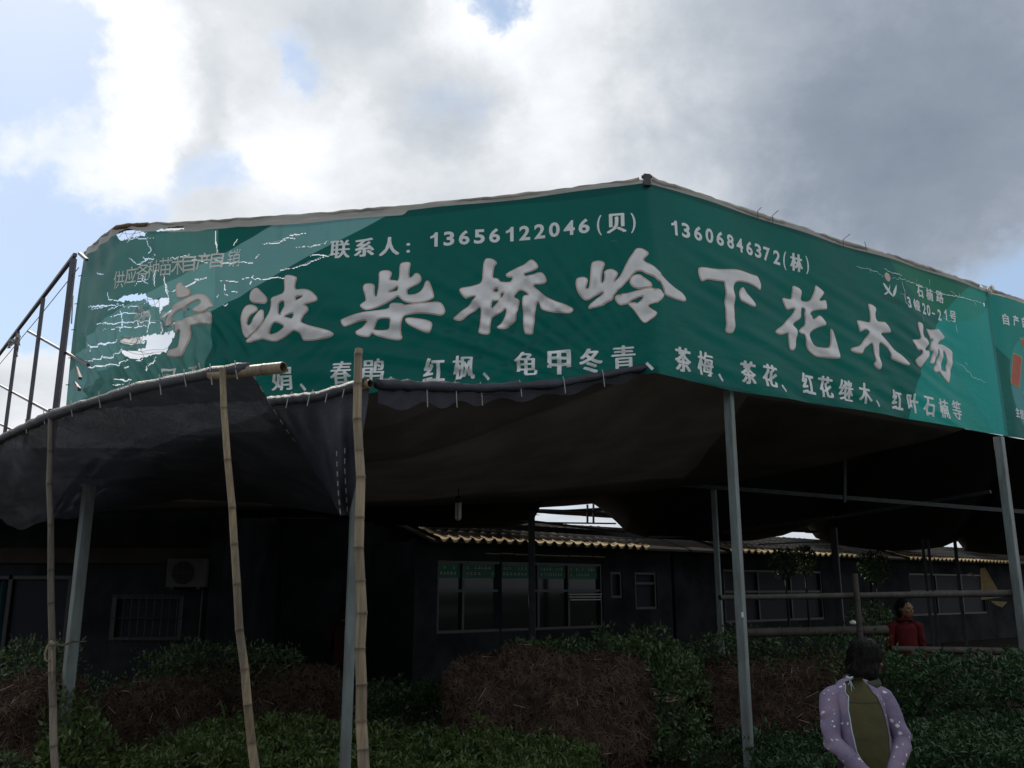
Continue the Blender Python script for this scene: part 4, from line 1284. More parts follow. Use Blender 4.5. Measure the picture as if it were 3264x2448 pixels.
# ------------------------------------------------ black net sheet at the left
net = thing('shade_net', 'black shade net sheet slung over the left bamboo rail and sagging', 'shade net', tuple(r1_b))
top = spread_u([p + Vector((0, 0, .012)) for p in [rail_pts[5], rail_pts[4], rail_pts[3], rail_pts[2], rail_pts[1], r1_end - (r1_end - r1_b).normalized() * .24]])
bot = [(0, vp(-260, 1190, 9.0)), (.30, vp(0, 1132, 8.0)), (.44, vp(90, 1133, 8.3)), (.60, vp(205, 1108, 8.9)), (.78, vp(400, 1078, 9.6)), (.9, vp(575, 1088, 9.3)), (1, vp(762, 1117, 7.4))]


def sag1(u, v):
    s = math.sin(math.pi * v)
    left = max(0, 1 - u / .62)
    fold = math.sin((u * 1.0 + v * .55) * 34 + 2 * math.sin(v * 4)) * .060 * left * v * v * 2
    fold += math.sin((u * 1.3 - v * .3) * 21 + 3 * v) * .075 * left * s * .5
    fold += math.sin(u * 47 + v * 9) * .012 * s + .02 * left * math.sin(u * 90 - v * 30) * v + math.sin(u * 160) * .006 * max(0, 1 - v * 8)
    return Vector((0, -.10 * s * left + fold * .5, -.13 * s * (.35 + left) + fold))


cloth_grid('net', top, bot, 150, 46, M['black_net'], net, sag1)
mb = MB()                                                        # rolled top edge over the rail
pp = [lerp_poly(top, u) for u in np.linspace(0, 1, 60)]
mb.tube(pp, [.034 * rng.uniform(.9, 1.22) for _ in pp], 8)
obj('rolled_edge', mb, M['black_net'], net, True)
mb = MB()                                                        # light stitching down the free edge
e0, e1 = lerp_poly(top, 1), bot[-1][1]
ed = [e0 + (e1 - e0) * v + sag1(1, v) for v in np.linspace(0, 1, 41)]
for i in range(1, 40, 2): mb.tube([ed[i] + Vector((0, -.01, 0)), ed[i] + (ed[i + 1] - ed[i]) * .8 + Vector((0, -.01, 0))], .0035, 4)
tag(obj('stitching', mb, M['string'], net), None, None, None, 'stuff')
for u in (.50, .58, .66, .73, .80, .86, .905, .95, .985):
    p = lerp_poly(top, u)
    mb = MB(); mb.tube([p + Vector((-.01, -.03, .045)), p + Vector((0, -.04, 0)), p + Vector((.012, -.032, -.05 - rng.uniform(0, .03)))], .0032, 4)
    obj('tie_string', mb, M['string'], net)

# ------------------------------------------------ dark net hanging at the middle pole
net2 = thing('shade_net', 'navy black net bunched in a V beside the thick middle bamboo pole', 'shade net', tuple(r2_b))
top2 = spread_u([r2_a + Vector((-.05, 0, .01)), r2_a * .5 + r2_b * .5 + Vector((0, 0, -.012)), r2_b + Vector((.0, .0, .012))])
bot2 = [(0, vp(640, 960, 5.9)), (.35, vp(700, 1050, 5.7)), (.68, vp(742, 1119, 5.4)), (.84, vp(752, 1105, 5.25)), (1, vp(782, 1010, 5.0))]


def sag2(u, v):
    s = math.sin(math.pi * v)
    f = math.sin(u * 15 + v * 2) * .05 * v + math.sin(u * 33 - v * 5) * .018 * s
    f -= .10 * math.exp(-((u - .72) / .07) ** 2) * v
    return Vector((0, f - .05 * s, -.03 * s))


cloth_grid('net', top2, bot2, 60, 30, M['navy_net'], net2, sag2)
mb = MB(); pp = [lerp_poly(top2, u) for u in np.linspace(0, .97, 30)]
mb.tube(pp, [.030 * rng.uniform(.9, 1.25) for _ in pp], 8); obj('rolled_edge', mb, M['black_net'], net2, True)
for u in (.25, .45, .62, .78, .93):
    p = lerp_poly(top2, u); mb = MB()
    mb.tube([p + Vector((.02, -.03, .04)), p + Vector((0, -.036, 0)), p + Vector((-.012, -.03, -.06))], .0032, 4); obj('tie_string', mb, M['string'], net2)
mb = MB()
for k, (u, w_) in enumerate(((.70, .004), (.80, .003))):
    pp = [lerp_poly(top2, u) * (1 - v) + lerp_poly(bot2, u) * v + sag2(u, v) + Vector((0, -.008, 0)) for v in np.linspace(.45, .98, 14)]
    for i in range(0, 13, 2): mb.tube([pp[i], pp[i + 1]], w_, 4)
tag(obj('stitching', mb, M['string'], net2), None, None, None, 'stuff')

# ------------------------------------------------ brown tarpaulin canopy under the banner
tarp = thing('tarpaulin_canopy', 'large brown tarpaulin stretched under the banner as a ceiling', 'canopy', (1.25, 7.57, 3.45))
C0p = Vector((1.25, 7.66, 3.56)); C5p = Vector((5.6, 10.64, 3.57))
front = [vp(-120, 1060, 9.2), vp(180, 1010, 8.7), r2_a + Vector((.0, .05, -.03)), r2_b + Vector((.04, .03, -.02)), vp(1040, 846, 6.35), vp(1200, 836, 7.0), C0p, Vector((3.2, 9.01, 3.56)), C5p]
fu = [0, .17, .42, .50, .585, .635, .70, .84, 1]
back = [Vector((-9.5, 14.5, 2.75)), Vector((-6.5, 14.0, 2.80)), Vector((-3.4, 13.6, 2.83)), Vector((-1.2, 13.3, 2.86)), Vector((.2, 13.1, 2.9)), Vector((1.0, 12.9, 2.95)), Vector((1.6, 12.7, 2.98)), Vector((2.2, 12.5, 3.02)), Vector((2.6, 12.35, 3.04))]


def sag3(u, v):
    s = math.sin(math.pi * v)
    return Vector((0, 0, -.10 * s + .025 * math.sin(u * 26) * s + .012 * math.sin(u * 61 + v * 7) * (1 - v * .6) + .01 * math.sin(v * 19 + u * 8)))


cloth_grid('tarpaulin', list(zip(fu, front)), list(zip(fu, back)), 130, 44, M['brown_tarp'], tarp, sag3)
# hem of black net along its front edge from the middle pole to the corner
mb = MB()
pp = [lerp_poly(list(zip(fu, front)), u) + Vector((0, -.02, .02)) for u in np.linspace(.50, .70, 40)]
mb.tube(pp, [.034 * rng.uniform(.75, 1.25) for _ in pp], 8)
obj('black_hem', mb, M['navy_net'], tarp, True)
hemv = cloth_grid('hem_flap', [(i / 39, p) for i, p in enumerate(pp)], [(i / 39, p + Vector((0, .05, -.10 - .05 * math.sin(i * .5) ** 2 + .06 * (i / 39)))) for i, p in enumerate(pp)], 40, 5, M['navy_net'], tarp, lambda u, v: Vector((0, .01 * math.sin(u * 60), 0)))
for u in (.535, .56, .585, .61, .64, .665):
    p = lerp_poly(list(zip(fu, front)), u) + Vector((0, -.06, .03)); mb = MB()
    mb.tube([p + Vector((-.008, 0, .03)), p, p + Vector((.01, 0, -.10 - rng.uniform(0, .06)))], .0035, 4); obj('tie_string', mb, M['string'], tarp)

# ================================================================== steel posts
def post(top, d, label, w=.10, turn=0, mt='post', name='steel_post', plate=True, group='square steel posts along the canopy edge'):
    p = vp(*top, d)
    phi = math.degrees(math.atan2(-p.y, -p.x))
    t = thing(name, label, 'post', (p.x, p.y, 0), group)
    mb = MB()
    mb.box((p.x, p.y, p.z / 2), (w, w, p.z), R(phi + turn), ch=w * .07)
    obj('shaft', mb, M[mt], t)
    if plate:
        mb = MB(); mb.box((p.x, p.y, .012), (w * 2.2, w * 2.2, .024), R(phi + turn), ch=.01); obj('base_plate', mb, M[mt], t)
    return t, p


post((193, 1050), 7.75, 'grey steel post at the left, roped to the thin bamboo pole', .088, 20)
post((777, 850), 6.4, 'grey steel post mostly hidden behind the thick middle bamboo pole', .066, 10)
pm, pmp = post((1573, 846), 8.28, 'grey square steel post under the right half of the banner', .078, -24)
mb = MB(); mb.box(vp(1604, 1328, 8.21), (.022, .004, .045), R(-15)); obj('sticker', mb, M['white_plastic'], pm)
pr, prp = post((2157, 944), 10.75, 'grey steel post at the far right under the banner joint', .096, -22)
inner = 'dim steel posts inside the shaded yard'
post((1541, 1052), 12.3, 'dim steel post just behind the post under the right half of the banner', .07, -15, group=inner)
post((1148, 1075), 15.6, 'dark post in front of the tiled eave and shop window', .11, 5, 'dark_steel', group=inner)
post((1800, 1140), 17.5, 'dim post left of the upright bamboo stick in the yard', .12, -10, 'dark_steel', group=inner)
post((1992, 1165), 19.5, 'thin post of the pair in the yard, nearer the frame centre', .06, 0, 'dark_steel', group=inner)
post((2004, 1165), 19.9, 'thin post of the pair in the yard, nearer the right edge', .06, 0, 'dark_steel', group=inner)
post((2062, 1165), 22, 'slim far post in front of the third tiled eave', .08, 0, 'dark_steel', group=inner)

# rope from the thin bamboo to the steel post
t = thing('rope_tie', 'twisted rope loop tying the thin bamboo pole to the left steel post', 'rope', tuple(vp(112, 1390, 5.9)))
a = vp(112, 1390, 5.86); b = vp(160, 1386, 7.66); c_ = vp(186, 1386, 7.68)
mb = MB(); mb.tube([vp(124, 1388, 5.90), a, vp(109, 1389, 5.95)], .008, 6); mb.tube([a, a * .55 + b * .45 + Vector((0, 0, -.02)), b, c_], .0085, 6); obj('rope', mb, M['rope'], t, True)
lp = [vp(x, y, 5.86) for x, y in ((111, 1388), (103, 1396), (97, 1412), (98, 1426), (105, 1429), (110, 1420), (112, 1402), (113, 1440), (112, 1480))]
mb = MB(); mb.tube(lp, .0065, 6); mb.tube([vp(108, 1386, 5.84), vp(117, 1393, 5.84)], .014, 6); obj('loop', mb, M['rope'], t, True)

# ================================================================== open steel frame beyond the left end
fr = thing('roof_edge_railing', 'bare steel roof-edge frame standing against the sky left of the banner', 'steel railing', tuple(vp(173, 545, 9.4)))
def F(u): return Vector((-4.93, 9.40, 0)) + Vector((-3.27, 4.30, 0)).normalized() * u
zt = 5.31
mb = MB(); mb.bar(F(-.02) + Vector((0, 0, zt)), F(11) + Vector((0, 0, zt)), .042, ch=.004); obj('top_rail', mb, M['frame_steel'], fr)
us = [0.04, 1.80, 3.68, 5.6, 7.5]
for i, u in enumerate(us):
    mb = MB(); p = F(u); mb.bar(p + Vector((0, 0, 3.0)), p + Vector((0, 0, zt - .028)), (.056, .040, .040, .040, .040)[i], ch=.005); obj('upright', mb, M['frame_steel'], fr)
def onf(x, y, off=0):
    """point of the frame's plane behind a spot of the view"""
    q = vp(x, y, 10) - Vector((0, 0, EYE))
    n_ = Vector((4.30, 3.27, 0)).normalized(); k = n_.dot(Vector((-4.93, 9.40, 0))) / n_.dot(q)
    r = q * k + Vector((0, 0, EYE)); return r + n_ * off
for (x0, y0, x1, y1) in ((53, 714, 180, 787), (-6, 832, 118, 900), (-30, 905, 46, 940)):
    mb = MB(); mb.bar(onf(x0, y0, .045), onf(x1, y1, .045), .03, ch=.004); obj('brace', mb, M['frame_steel'], fr)
for (x0, y0, x1, y1) in ((176, 548, 192, 562), (165, 828, 176, 842), (168, 795, 178, 818)):
    mb = MB(); mb.bar(onf(x0, y0, -.02), onf(x1, y1, -.02), .03); obj('bracket', mb, M['frame_steel'], fr)
mb = MB(); mb.bar(onf(164, 640, -.03), onf(161, 700, -.03), .012); obj('hanging_strip', mb, M['sleeve'], fr)
mb = MB(); mb.tube([onf(170, 578), onf(88, 676) + Vector((0, 0, -.03)), onf(0, 786), onf(-60, 865)], .005, 5)
tag(obj('wire', mb, M['dark_steel']), 'thin slack wire strung along the bare steel frame', 'wire')
t = thing('rag', 'grey cloth rag tied round an upright of the bare steel frame', 'rag', tuple(onf(48, 735)))
for (x0, y0), (x1, y1), w_ in (((48, 725), (62, 740), .16), ((47, 738), (36, 747), .12), ((49, 742), (53, 775), .10)):
    a, b = onf(x0, y0, -.06), onf(x1, y1, -.10); k = 6
    V = []
    for i in range(k):
        for j in range(k):
            q = a + (b - a) * (i / (k - 1)); V.append(q + Vector((rng.normal(0, .012), rng.normal(0, .02), (j / (k - 1) - .5) * w_ * (.4 + .6 * i / (k - 1)) + rng.normal(0, .015))))
    idx = np.arange(k * k).reshape(k, k)
    np_mesh('rag_tail', np.array([tuple(v) for v in V]), np.stack([idx[:-1, :-1], idx[1:, :-1], idx[1:, 1:], idx[:-1, 1:]], -1).reshape(-1, 4), M['rag'], t, smooth=True)

# ================================================================== dark net roof over the yard
E0 = Vector((-1.24, 16.2, 0)); EH = Vector((.78, .625, 0)).normalized(); EN = Vector((.625, -.78, 0)).normalized()
ZE = 2.52
def row(t_, out=0.0, z=0.0): return E0 + EH * t_ + EN * out + Vector((0, 0, z))
def on_row(x, y, out=0.55):
    """point on the vertical plane standing `out` metres in front of the eave line"""
    q = vp(x, y, 10) - Vector((0, 0, EYE))
    k = EN.dot(E0 + EN * out) / EN.dot(q)
    return q * k + Vector((0, 0, EYE))
roof = thing('net_roof', 'dark shade-net roof over the yard with ragged gaps of sky', 'shade roof', (3, 13, 3.4))
edge = [(-420, 1150), (-100, 1135), (300, 1120), (700, 1118), (905, 1138), (1000, 1141), (1090, 1140), (1150, 1128), (1158, 1097), (1225, 1093), (1282, 1088), (1304, 1104), (1330, 1126), (1352, 1148), (1400, 1163), (1470, 1166), (1560, 1170), (1625, 1168), (1690, 1157), (1744, 1138), (1762, 1162), (1800, 1176), (1870, 1186), (1930, 1190), (1985, 1188), (2036, 1182), (2068, 1168), (2084, 1190), (2130, 1196), (2240, 1202), (2500, 1210)]
bk = []
for x, y in edge:
    if x < 905: bk.append(vp(x, y, 15.2))
    else: bk.append(on_row(x, y))
fr_ = []
for i, p in enumerate(bk):
    x = edge[i][0]
    if x < 1400: q = vp(x, 1000, 12.2); q.z = 3.55; q.x = -9 + (x + 420) * .0062
    else:
        s_ = 1.5 + (x - 1400) / 1100 * 9.0
        q = Vector((1.25 + .827 * s_ - .20, 7.57 + .5625 * s_ + .30, 3.62))
    fr_.append(q)
uu = [i / (len(edge) - 1) for i in range(len(edge))]
cloth_grid('net', list(zip(uu, fr_)), list(zip(uu, bk)), 181, 16, M['roof_net'], roof, lambda u, v: Vector((0, 0, -.05 * math.sin(math.pi * v) * (1 + .6 * math.sin(u * 40)))))
# the net goes on over the shop roofs, leaving an open slot above the eaves and a few ragged gaps
def over(t0, t1, o0, o1, z0, z1, name='net_rear'):
    cloth_grid(name, [(0, row(t0, o0, z0)), (1, row(t1, o0, z0))], [(0, row(t0, o1, z1)), (1, row(t1, o1, z1))], 30, 16, M['roof_net'], roof, lambda u, v: Vector((0, 0, -.06 * math.sin(math.pi * v) + .03 * math.sin(u * 20))))
spans = ((-9, 1.9), (4.9, 9.2), (12.3, 17.7), (21.2, 40))
for a_, b_ in spans:
    over(a_, b_, -1.12, -5.5, 3.42, 3.72)
    over(a_, b_, .5, -.62, 2.98, 3.40)
# over the left wing
cloth_grid('net_wing', [(0, Vector((-26, 9.6, 3.3))), (1, Vector((-3.0, 12.6, 3.45)))], [(0, Vector((-26, 30, 3.4))), (1, Vector((-5.0, 30, 3.5)))], 30, 12, M['roof_net'], roof, lambda u, v: Vector((0, 0, .05 * math.sin(u * 23))))

fb = thing('roof_frame', 'thin steel beams crossing under the dark net roof', 'roof frame', (5, 13, 3.2))
for (a, b, w_) in ((vp(1470, 1047, 12.2), vp(2215, 1106, 12.6), .055), (vp(1560, 1150, 16.5), vp(1800, 1118, 14.5), .05), (vp(1800, 1119, 14.5), vp(2140, 1062, 12.5), .045), (on_row(1090, 1119, .9), on_row(1350, 1150, .9), .04),
                   (on_row(1400, 1160, .9), on_row(1650, 1156, .9), .035), (on_row(1640, 1176, .9), on_row(1920, 1164, .9), .035), (on_row(1680, 1146, 1.2), on_row(2215, 1162, 1.2), .05), (vp(1825, 990, 12.0), vp(1825, 1085, 12.0), .035)):
    mb = MB(); mb.bar(a, b, w_); obj('beam', mb, M['dark_steel'], fb)
for (x0, y0, x1, y1) in ((1160, 1101, 1330, 1106), (1269, 1090, 1269, 1130), (1282, 1088, 1282, 1130), (1095, 1128, 1330, 1131), (1641, 1131, 1641, 1160), (1740, 1150, 1770, 1152)):
    mb = MB(); mb.bar(on_row(x0, y0, .5), on_row(x1, y1, .5), .03); obj('glazing_bar', mb, M['dark_steel'], fb)

mb = MB(); mb.bar(on_row(1060, 1136, .3), on_row(1400, 1158, .3), .10); obj('eave_beam', mb, M['roof_net'], fb)
# lamp hanging from the tarpaulin
lt = thing('hanging_lamp', 'small unlit lamp hanging from the tarpaulin ceiling', 'lamp', tuple(vp(990, 1075, 10.4)))
lc = vp(990, 1090, 10.4)
mb = MB(); mb.tube([lc + Vector((0, 0, .10)), lc + Vector((0, 0, .40))], .006, 5); obj('cord', mb, M['black'], lt)
mb = MB(); mb.tube([lc + Vector((0, 0, .02)), lc + Vector((0, 0, .05)), lc + Vector((0, 0, .10))], [.045, .045, .025], 12); obj('cap', mb, M['black'], lt, True)
for k in range(4):
    a_ = k * math.pi / 2 + .4; o_ = Vector((math.cos(a_) * .024, math.sin(a_) * .024, 0))
    mb = MB(); mb.tube([lc + o_ + Vector((0, 0, .02)), lc + o_ + Vector((0, 0, -.16)), lc + o_ * .3 + Vector((0, 0, -.175))], .015, 8); obj('glass_tube', mb, M['lamp_glass'], lt, True)

from mathutils import noise as mnoise
# ================================================================== left building under the canopy
LY = 14.5
def lw(x, y, d=LY): return vp(x, y, d)
wingL = thing('house_wing', 'dim plastered house wing with barred window deep in the shade at the left', 'house', (-6.5, LY, 0))
xl, xr = lw(-420, 1300).x, lw(458, 1300).x
# wall with openings: door at the far left, window with bars
wx0, wx1 = lw(243, 1300).x, lw(397, 1300).x
wz0, wz1 = lw(0, 1385).z, lw(0, 1285).z
dx0, dx1 = lw(-90, 1300).x, lw(150, 1300).x
dz1 = lw(0, 1243).z
def wallbox(x0, x1, z0, z1, y=LY, th=.2):
    mb = MB(); mb.box(((x0 + x1) / 2, y + th / 2, (z0 + z1) / 2), (x1 - x0, th, z1 - z0)); return mb
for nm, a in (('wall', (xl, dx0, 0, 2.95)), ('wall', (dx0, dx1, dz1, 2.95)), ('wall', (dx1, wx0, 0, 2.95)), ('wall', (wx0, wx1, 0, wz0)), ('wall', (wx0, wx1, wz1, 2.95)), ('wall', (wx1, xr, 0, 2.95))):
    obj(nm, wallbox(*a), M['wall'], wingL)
mb = MB(); mb.box(((xl + xr) / 2, LY - .05, lw(0, 1200).z), (xr - xl, .1, .24), ch=.01); obj('fascia', mb, M['fascia'], wingL)
mb = MB(); mb.box((xr + .10, LY + 1.5, 1.47), (.2, 3.4, 2.95)); obj('wall', mb, M['wall'], wingL)
mb = MB(); mb.box(((xl + xr) / 2, LY + 3.3, 1.47), (xr - xl, .2, 2.95)); obj('wall', mb, M['wall'], wingL)
mb = MB(); mb.box(((xl + xr) / 2, LY + 1.7, 3.0), (xr - xl + .2, 3.5, .12)); obj('roof', mb, M['roof_deck'], wingL)
mb = MB(); mb.box((xl, LY + 1.7, 1.47), (.2, 3.4, 2.95)); obj('wall', mb, M['wall'], wingL)
# door leaf, frame and curtain
dw = (dx1 - dx0)
fd = MB()
for q in (dx0 + .03, dx0 + dw * .44, dx1 - .03): fd.box((q, LY + .06, dz1 / 2), (.06, .08, dz1))
fd.box(((dx0 + dx1) / 2, LY + .06, dz1 - .03), (dw - .12, .08, .06))
obj('door_frame', fd, M['frame_alu'], wingL)
mb = MB()
k = 26
for i in range(k):
    q0 = dx0 + .06 + (dw * .42 - .1) * i / k; q1 = dx0 + .06 + (dw * .42 - .1) * (i + 1) / k
    y0, y1 = LY + .12 + .03 * math.sin(i * 1.3), LY + .12 + .03 * math.sin((i + 1) * 1.3)
    mb.quad((q0, y0, .05), (q1, y1, .05), (q1, y1, dz1 - .08), (q0, y0, dz1 - .08))
obj('curtain', mb, M['teal_curtain'], wingL, True)
mb = MB(); mb.box((dx0 + dw * .72, LY + .1, dz1 / 2 - .02), (dw * .5, .04, dz1 - .06)); obj('door_leaf', mb, M['dark_door'], wingL)
# window with bars
win = MB()
for q in (wx0 + .03, wx1 - .03): win.box((q, LY + .03, (wz0 + wz1) / 2), (.06, .08, wz1 - wz0))
for q in (wz0 + .03, wz1 - .03): win.box(((wx0 + wx1) / 2, LY + .03, q), (wx1 - wx0 - .12, .08, .06))
wn = obj('window_frame', win, M['frame_alu'], wingL)
mb = MB(); mb.box(((wx0 + wx1) / 2, LY + .10, (wz0 + wz1) / 2), (wx1 - wx0, .03, wz1 - wz0)); obj('pane', mb, M['dark_door'], wn)
for i in range(9):
    q = wx0 + .08 + (wx1 - wx0 - .16) * i / 8
    mb = MB(); mb.tube([(q, LY - .04, wz0 - .02), (q, LY - .04, wz1 + .02)], .008, 6); obj('bar', mb, M['frame_alu'], wn)
for q in (wz0 + .02, (wz0 + wz1) / 2, wz1 - .02):
    mb = MB(); mb.tube([(wx0, LY - .052, q), (wx1, LY - .052, q)], .009, 6); obj('bar', mb, M['frame_alu'], wn)
# air conditioner
ac = thing('air_conditioner', 'old outdoor air conditioner box with round fan hung on the left house wall', 'air conditioner', tuple(lw(425, 1240)))
a0, a1 = lw(375, 1268), lw(462, 1208); cx_, cz_ = (a0.x + a1.x) / 2, (a0.z + a1.z) / 2
mb = MB(); mb.box((cx_, LY - .22, cz_), (a1.x - a0.x, .28, a1.z - a0.z), ch=.02); obj('casing', mb, M['ac_white'], ac)
fx = cx_ - .04; fr0 = (a1.z - a0.z) * .40
mb = MB(); mb.tube([(fx, LY - .362, cz_), (fx, LY - .366, cz_)], [fr0, fr0], 24); obj('fan_opening', mb, M['black'], ac)
mb = MB()
for k in range(5):
    r = fr0 * (k + 1) / 5; ps = [(fx + r * math.cos(q), LY - .374, cz_ + r * math.sin(q)) for q in np.linspace(0, 2 * math.pi, 25)]; mb.tube(ps, .004, 4)
for k in range(4):
    q = k * math.pi / 4; mb.tube([(fx - fr0 * math.cos(q), LY - .376, cz_ - fr0 * math.sin(q)), (fx + fr0 * math.cos(q), LY - .376, cz_ + fr0 * math.sin(q))], .004, 4)
obj('grille', mb, M['ac_white'], ac)
for q in (a0.x + .1, a1.x - .1):
    mb = MB(); mb.box((q, LY - .18, a0.z - .02), (.04, .36, .035)); obj('bracket', mb, M['frame_alu'], ac)
mb = MB(); mb.tube([(a1.x - .1, LY - .1, a0.z), (a1.x - .12, LY - .05, a0.z - .3), (a1.x - .12, LY - .03, .4)], .02, 6); obj('pipe', mb, M['ac_white'], ac, True)

# recess wall between the wing and the shop row
rec = thing('recess_wall', 'dark back wall with navy roller doors between the left wing and the shop row', 'wall', (-3, 17.6, 0))
rx0, rx1 = xr - .5, -.2
mb = MB(); mb.box(((rx0 + rx1) / 2, 17.8, 1.5), (rx1 - rx0, .2, 3.0)); obj('wall', mb, M['wall'], rec)
for (x0_, x1_) in ((470, 610), (800, 925)):
    a_, b_ = vp(x0_, 1230, 17.5), vp(x1_, 1230, 17.5)
    n_ = 14
    for i in range(n_):
        mb = MB(); hh = a_.z / n_; mb.box(((a_.x + b_.x) / 2, 17.66, hh * (i + .5)), (b_.x - a_.x, .05, hh * .9), ch=.012); obj('shutter_slat', mb, M['dark_door'], rec)

# ================================================================== shop row with tiled eaves
TILE_SRC = {}
def tile_meshes():
    cov = MB(); L = 1.5; n = 7; r = .052
    nt = 5
    for k in range(nt):
        o0, o1 = -k * L / nt, -(k + 1) * L / nt - .03; lift = .012
        ring0 = [(r * math.cos(math.pi * j / (n - 1)), -o0 * -1, r * math.sin(math.pi * j / (n - 1)) + lift) for j in range(n)]
        vs = [(r * 1.06 * math.cos(math.pi * j / (n - 1)), -o0, r * 1.06 * math.sin(math.pi * j / (n - 1)) + lift) for j in range(n)] + [(r * .94 * math.cos(math.pi * j / (n - 1)), -o1, r * .94 * math.sin(math.pi * j / (n - 1))) for j in range(n)]
        cov.add(vs, [(j, j + 1, n + j + 1, n + j) for j in range(n - 1)] + [tuple(range(n - 1, -1, -1))])
    pan = MB(); w = .105; m = 6
    nt = 5
    for k in range(nt):
        y0, y1 = k * L / nt - (.15 if k == 0 else 0), (k + 1) * L / nt + .02
        def sec(y, up): return [(w * (2 * j / (m - 1) - 1), y, -.045 * (1 - (2 * j / (m - 1) - 1) ** 2) + .012 + up) for j in range(m)]
        vs = sec(y0, .012) + sec(y1, -.004)
        pan.add(vs, [(j, m + j, m + j + 1, j + 1) for j in range(m - 1)])
        if k == 0:                                               # drip tongue of the eave tile
            q = sec(y0, .012); dn = [(x_, y_ - .012, z_ - .055 * (1 - abs(x_) / w)) for x_, y_, z_ in q]
            pan.add(q + dn, [(j, j + 1, m + j + 1, m + j) for j in range(m - 1)])
    out = []
    for nm, b_, mt in (('cover_tile', cov, 'cover_tile'), ('pan_tile', pan, 'pan_tile')):
        me = bpy.data.meshes.new(nm); me.from_pydata(b_.v, [], b_.f); me.materials.append(M[mt]); me.shade_smooth(); out.append(me)
    return out


COVER, PAN = tile_meshes()
PITCH = .30
def roof_frame_matrix(t_):
    up = (-EN * math.cos(math.atan(PITCH)) + Vector((0, 0, math.sin(math.atan(PITCH))))).normalized()
    x_ = EH; z_ = x_.cross(up).normalized()
    Mx = Matrix((x_, up, z_)).transposed().to_4x4()
    Mx.translation = row(t_, 0, ZE + .05)
    return Mx


def shop(t0, t1, tiles, label, gaps):
    base = row((t0 + t1) / 2, -1.0, 0)
    h = thing('shop_house', label, 'house', tuple(base), 'low tile-roofed shops in a row')
    rf = MB(); rz = math.atan2(EH.y, EH.x)
    L = t1 - t0
    # roof boards
    a, b = row(t0, .05, ZE - .02), row(t1, .05, ZE - .02)
    c_, d_ = row(t1, -1.62, ZE - .02 + 1.67 * PITCH), row(t0, -1.62, ZE - .02 + 1.67 * PITCH)
    th = Vector((0, 0, -.05))
    mb = MB(); mb.add([a, b, c_, d_, a + th, b + th, c_ + th, d_ + th], [(0, 1, 2, 3), (7, 6, 5, 4), (0, 4, 5, 1), (1, 5, 6, 2), (2, 6, 7, 3), (3, 7, 4, 0)])
    ro = obj('roof', mb, M['roof_deck'], h)
    a2, b2 = row(t0, -1.62, ZE + 1.64 * PITCH), row(t1, -1.62, ZE + 1.64 * PITCH)
    mb = MB(); mb.tube([a2, b2], .05, 10); obj('ridge', mb, M['cover_tile'], ro, True)
    c2, d2 = row(t1, -3.4, ZE + .05), row(t0, -3.4, ZE + .05)
    mb = MB(); mb.quad(a2, b2, c2, d2); obj('rear_slope', mb, M['roof_deck'], ro)
    off = ORIGIN[ro.name] if ro.name in ORIGIN else Vector()
    k = int((tiles[1] - tiles[0]) / .25)
    for i in range(k):
        tt = tiles[0] + (i + .5) * .25
        for me, dt in ((PAN, 0), (COVER, .125)):
            o = bpy.data.objects.new(me.name, me); COL.objects.link(o); o.parent = ro
            Mx = roof_frame_matrix(tt + dt + rng.normal(0, .006)); Mx.translation = Mx.translation - ORIGIN[h.name] + Vector((0, 0, rng.normal(0, .004)))
            o.matrix_local = Mx
    # wall band, fascia
    q = row((t0 + t1) / 2, -.62, 0)
    mb = MB(); mb.box(q + Vector((0, 0, 2.40)), (L, .16, .30), rz); obj('fascia', mb, M['wall'], h)
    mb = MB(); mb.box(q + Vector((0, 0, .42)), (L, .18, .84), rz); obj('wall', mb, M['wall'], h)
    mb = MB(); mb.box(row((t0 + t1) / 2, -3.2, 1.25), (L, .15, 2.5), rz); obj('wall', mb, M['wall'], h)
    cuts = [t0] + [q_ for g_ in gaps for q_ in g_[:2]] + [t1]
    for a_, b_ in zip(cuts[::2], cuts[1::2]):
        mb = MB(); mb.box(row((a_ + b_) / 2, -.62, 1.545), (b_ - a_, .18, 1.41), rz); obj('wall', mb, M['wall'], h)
    for a_, b_, z0_, z1_ in gaps:
        if z0_ > .9: mb = MB(); mb.box(row((a_ + b_) / 2, -.62, (.84 + z0_) / 2), (b_ - a_, .18, z0_ - .84), rz); obj('wall', mb, M['wall'], h)
        if z1_ < 2.2: mb = MB(); mb.box(row((a_ + b_) / 2, -.62, (z1_ + 2.25) / 2), (b_ - a_, .18, 2.25 - z1_), rz); obj('wall', mb, M['wall'], h)
    for tt in (t0 + .08, t1 - .08):
        mb = MB(); mb.box(row(tt, -1.9, 1.25), (.15, 2.5, 2.5), rz); obj('wall', mb, M['wall'], h)
    return h


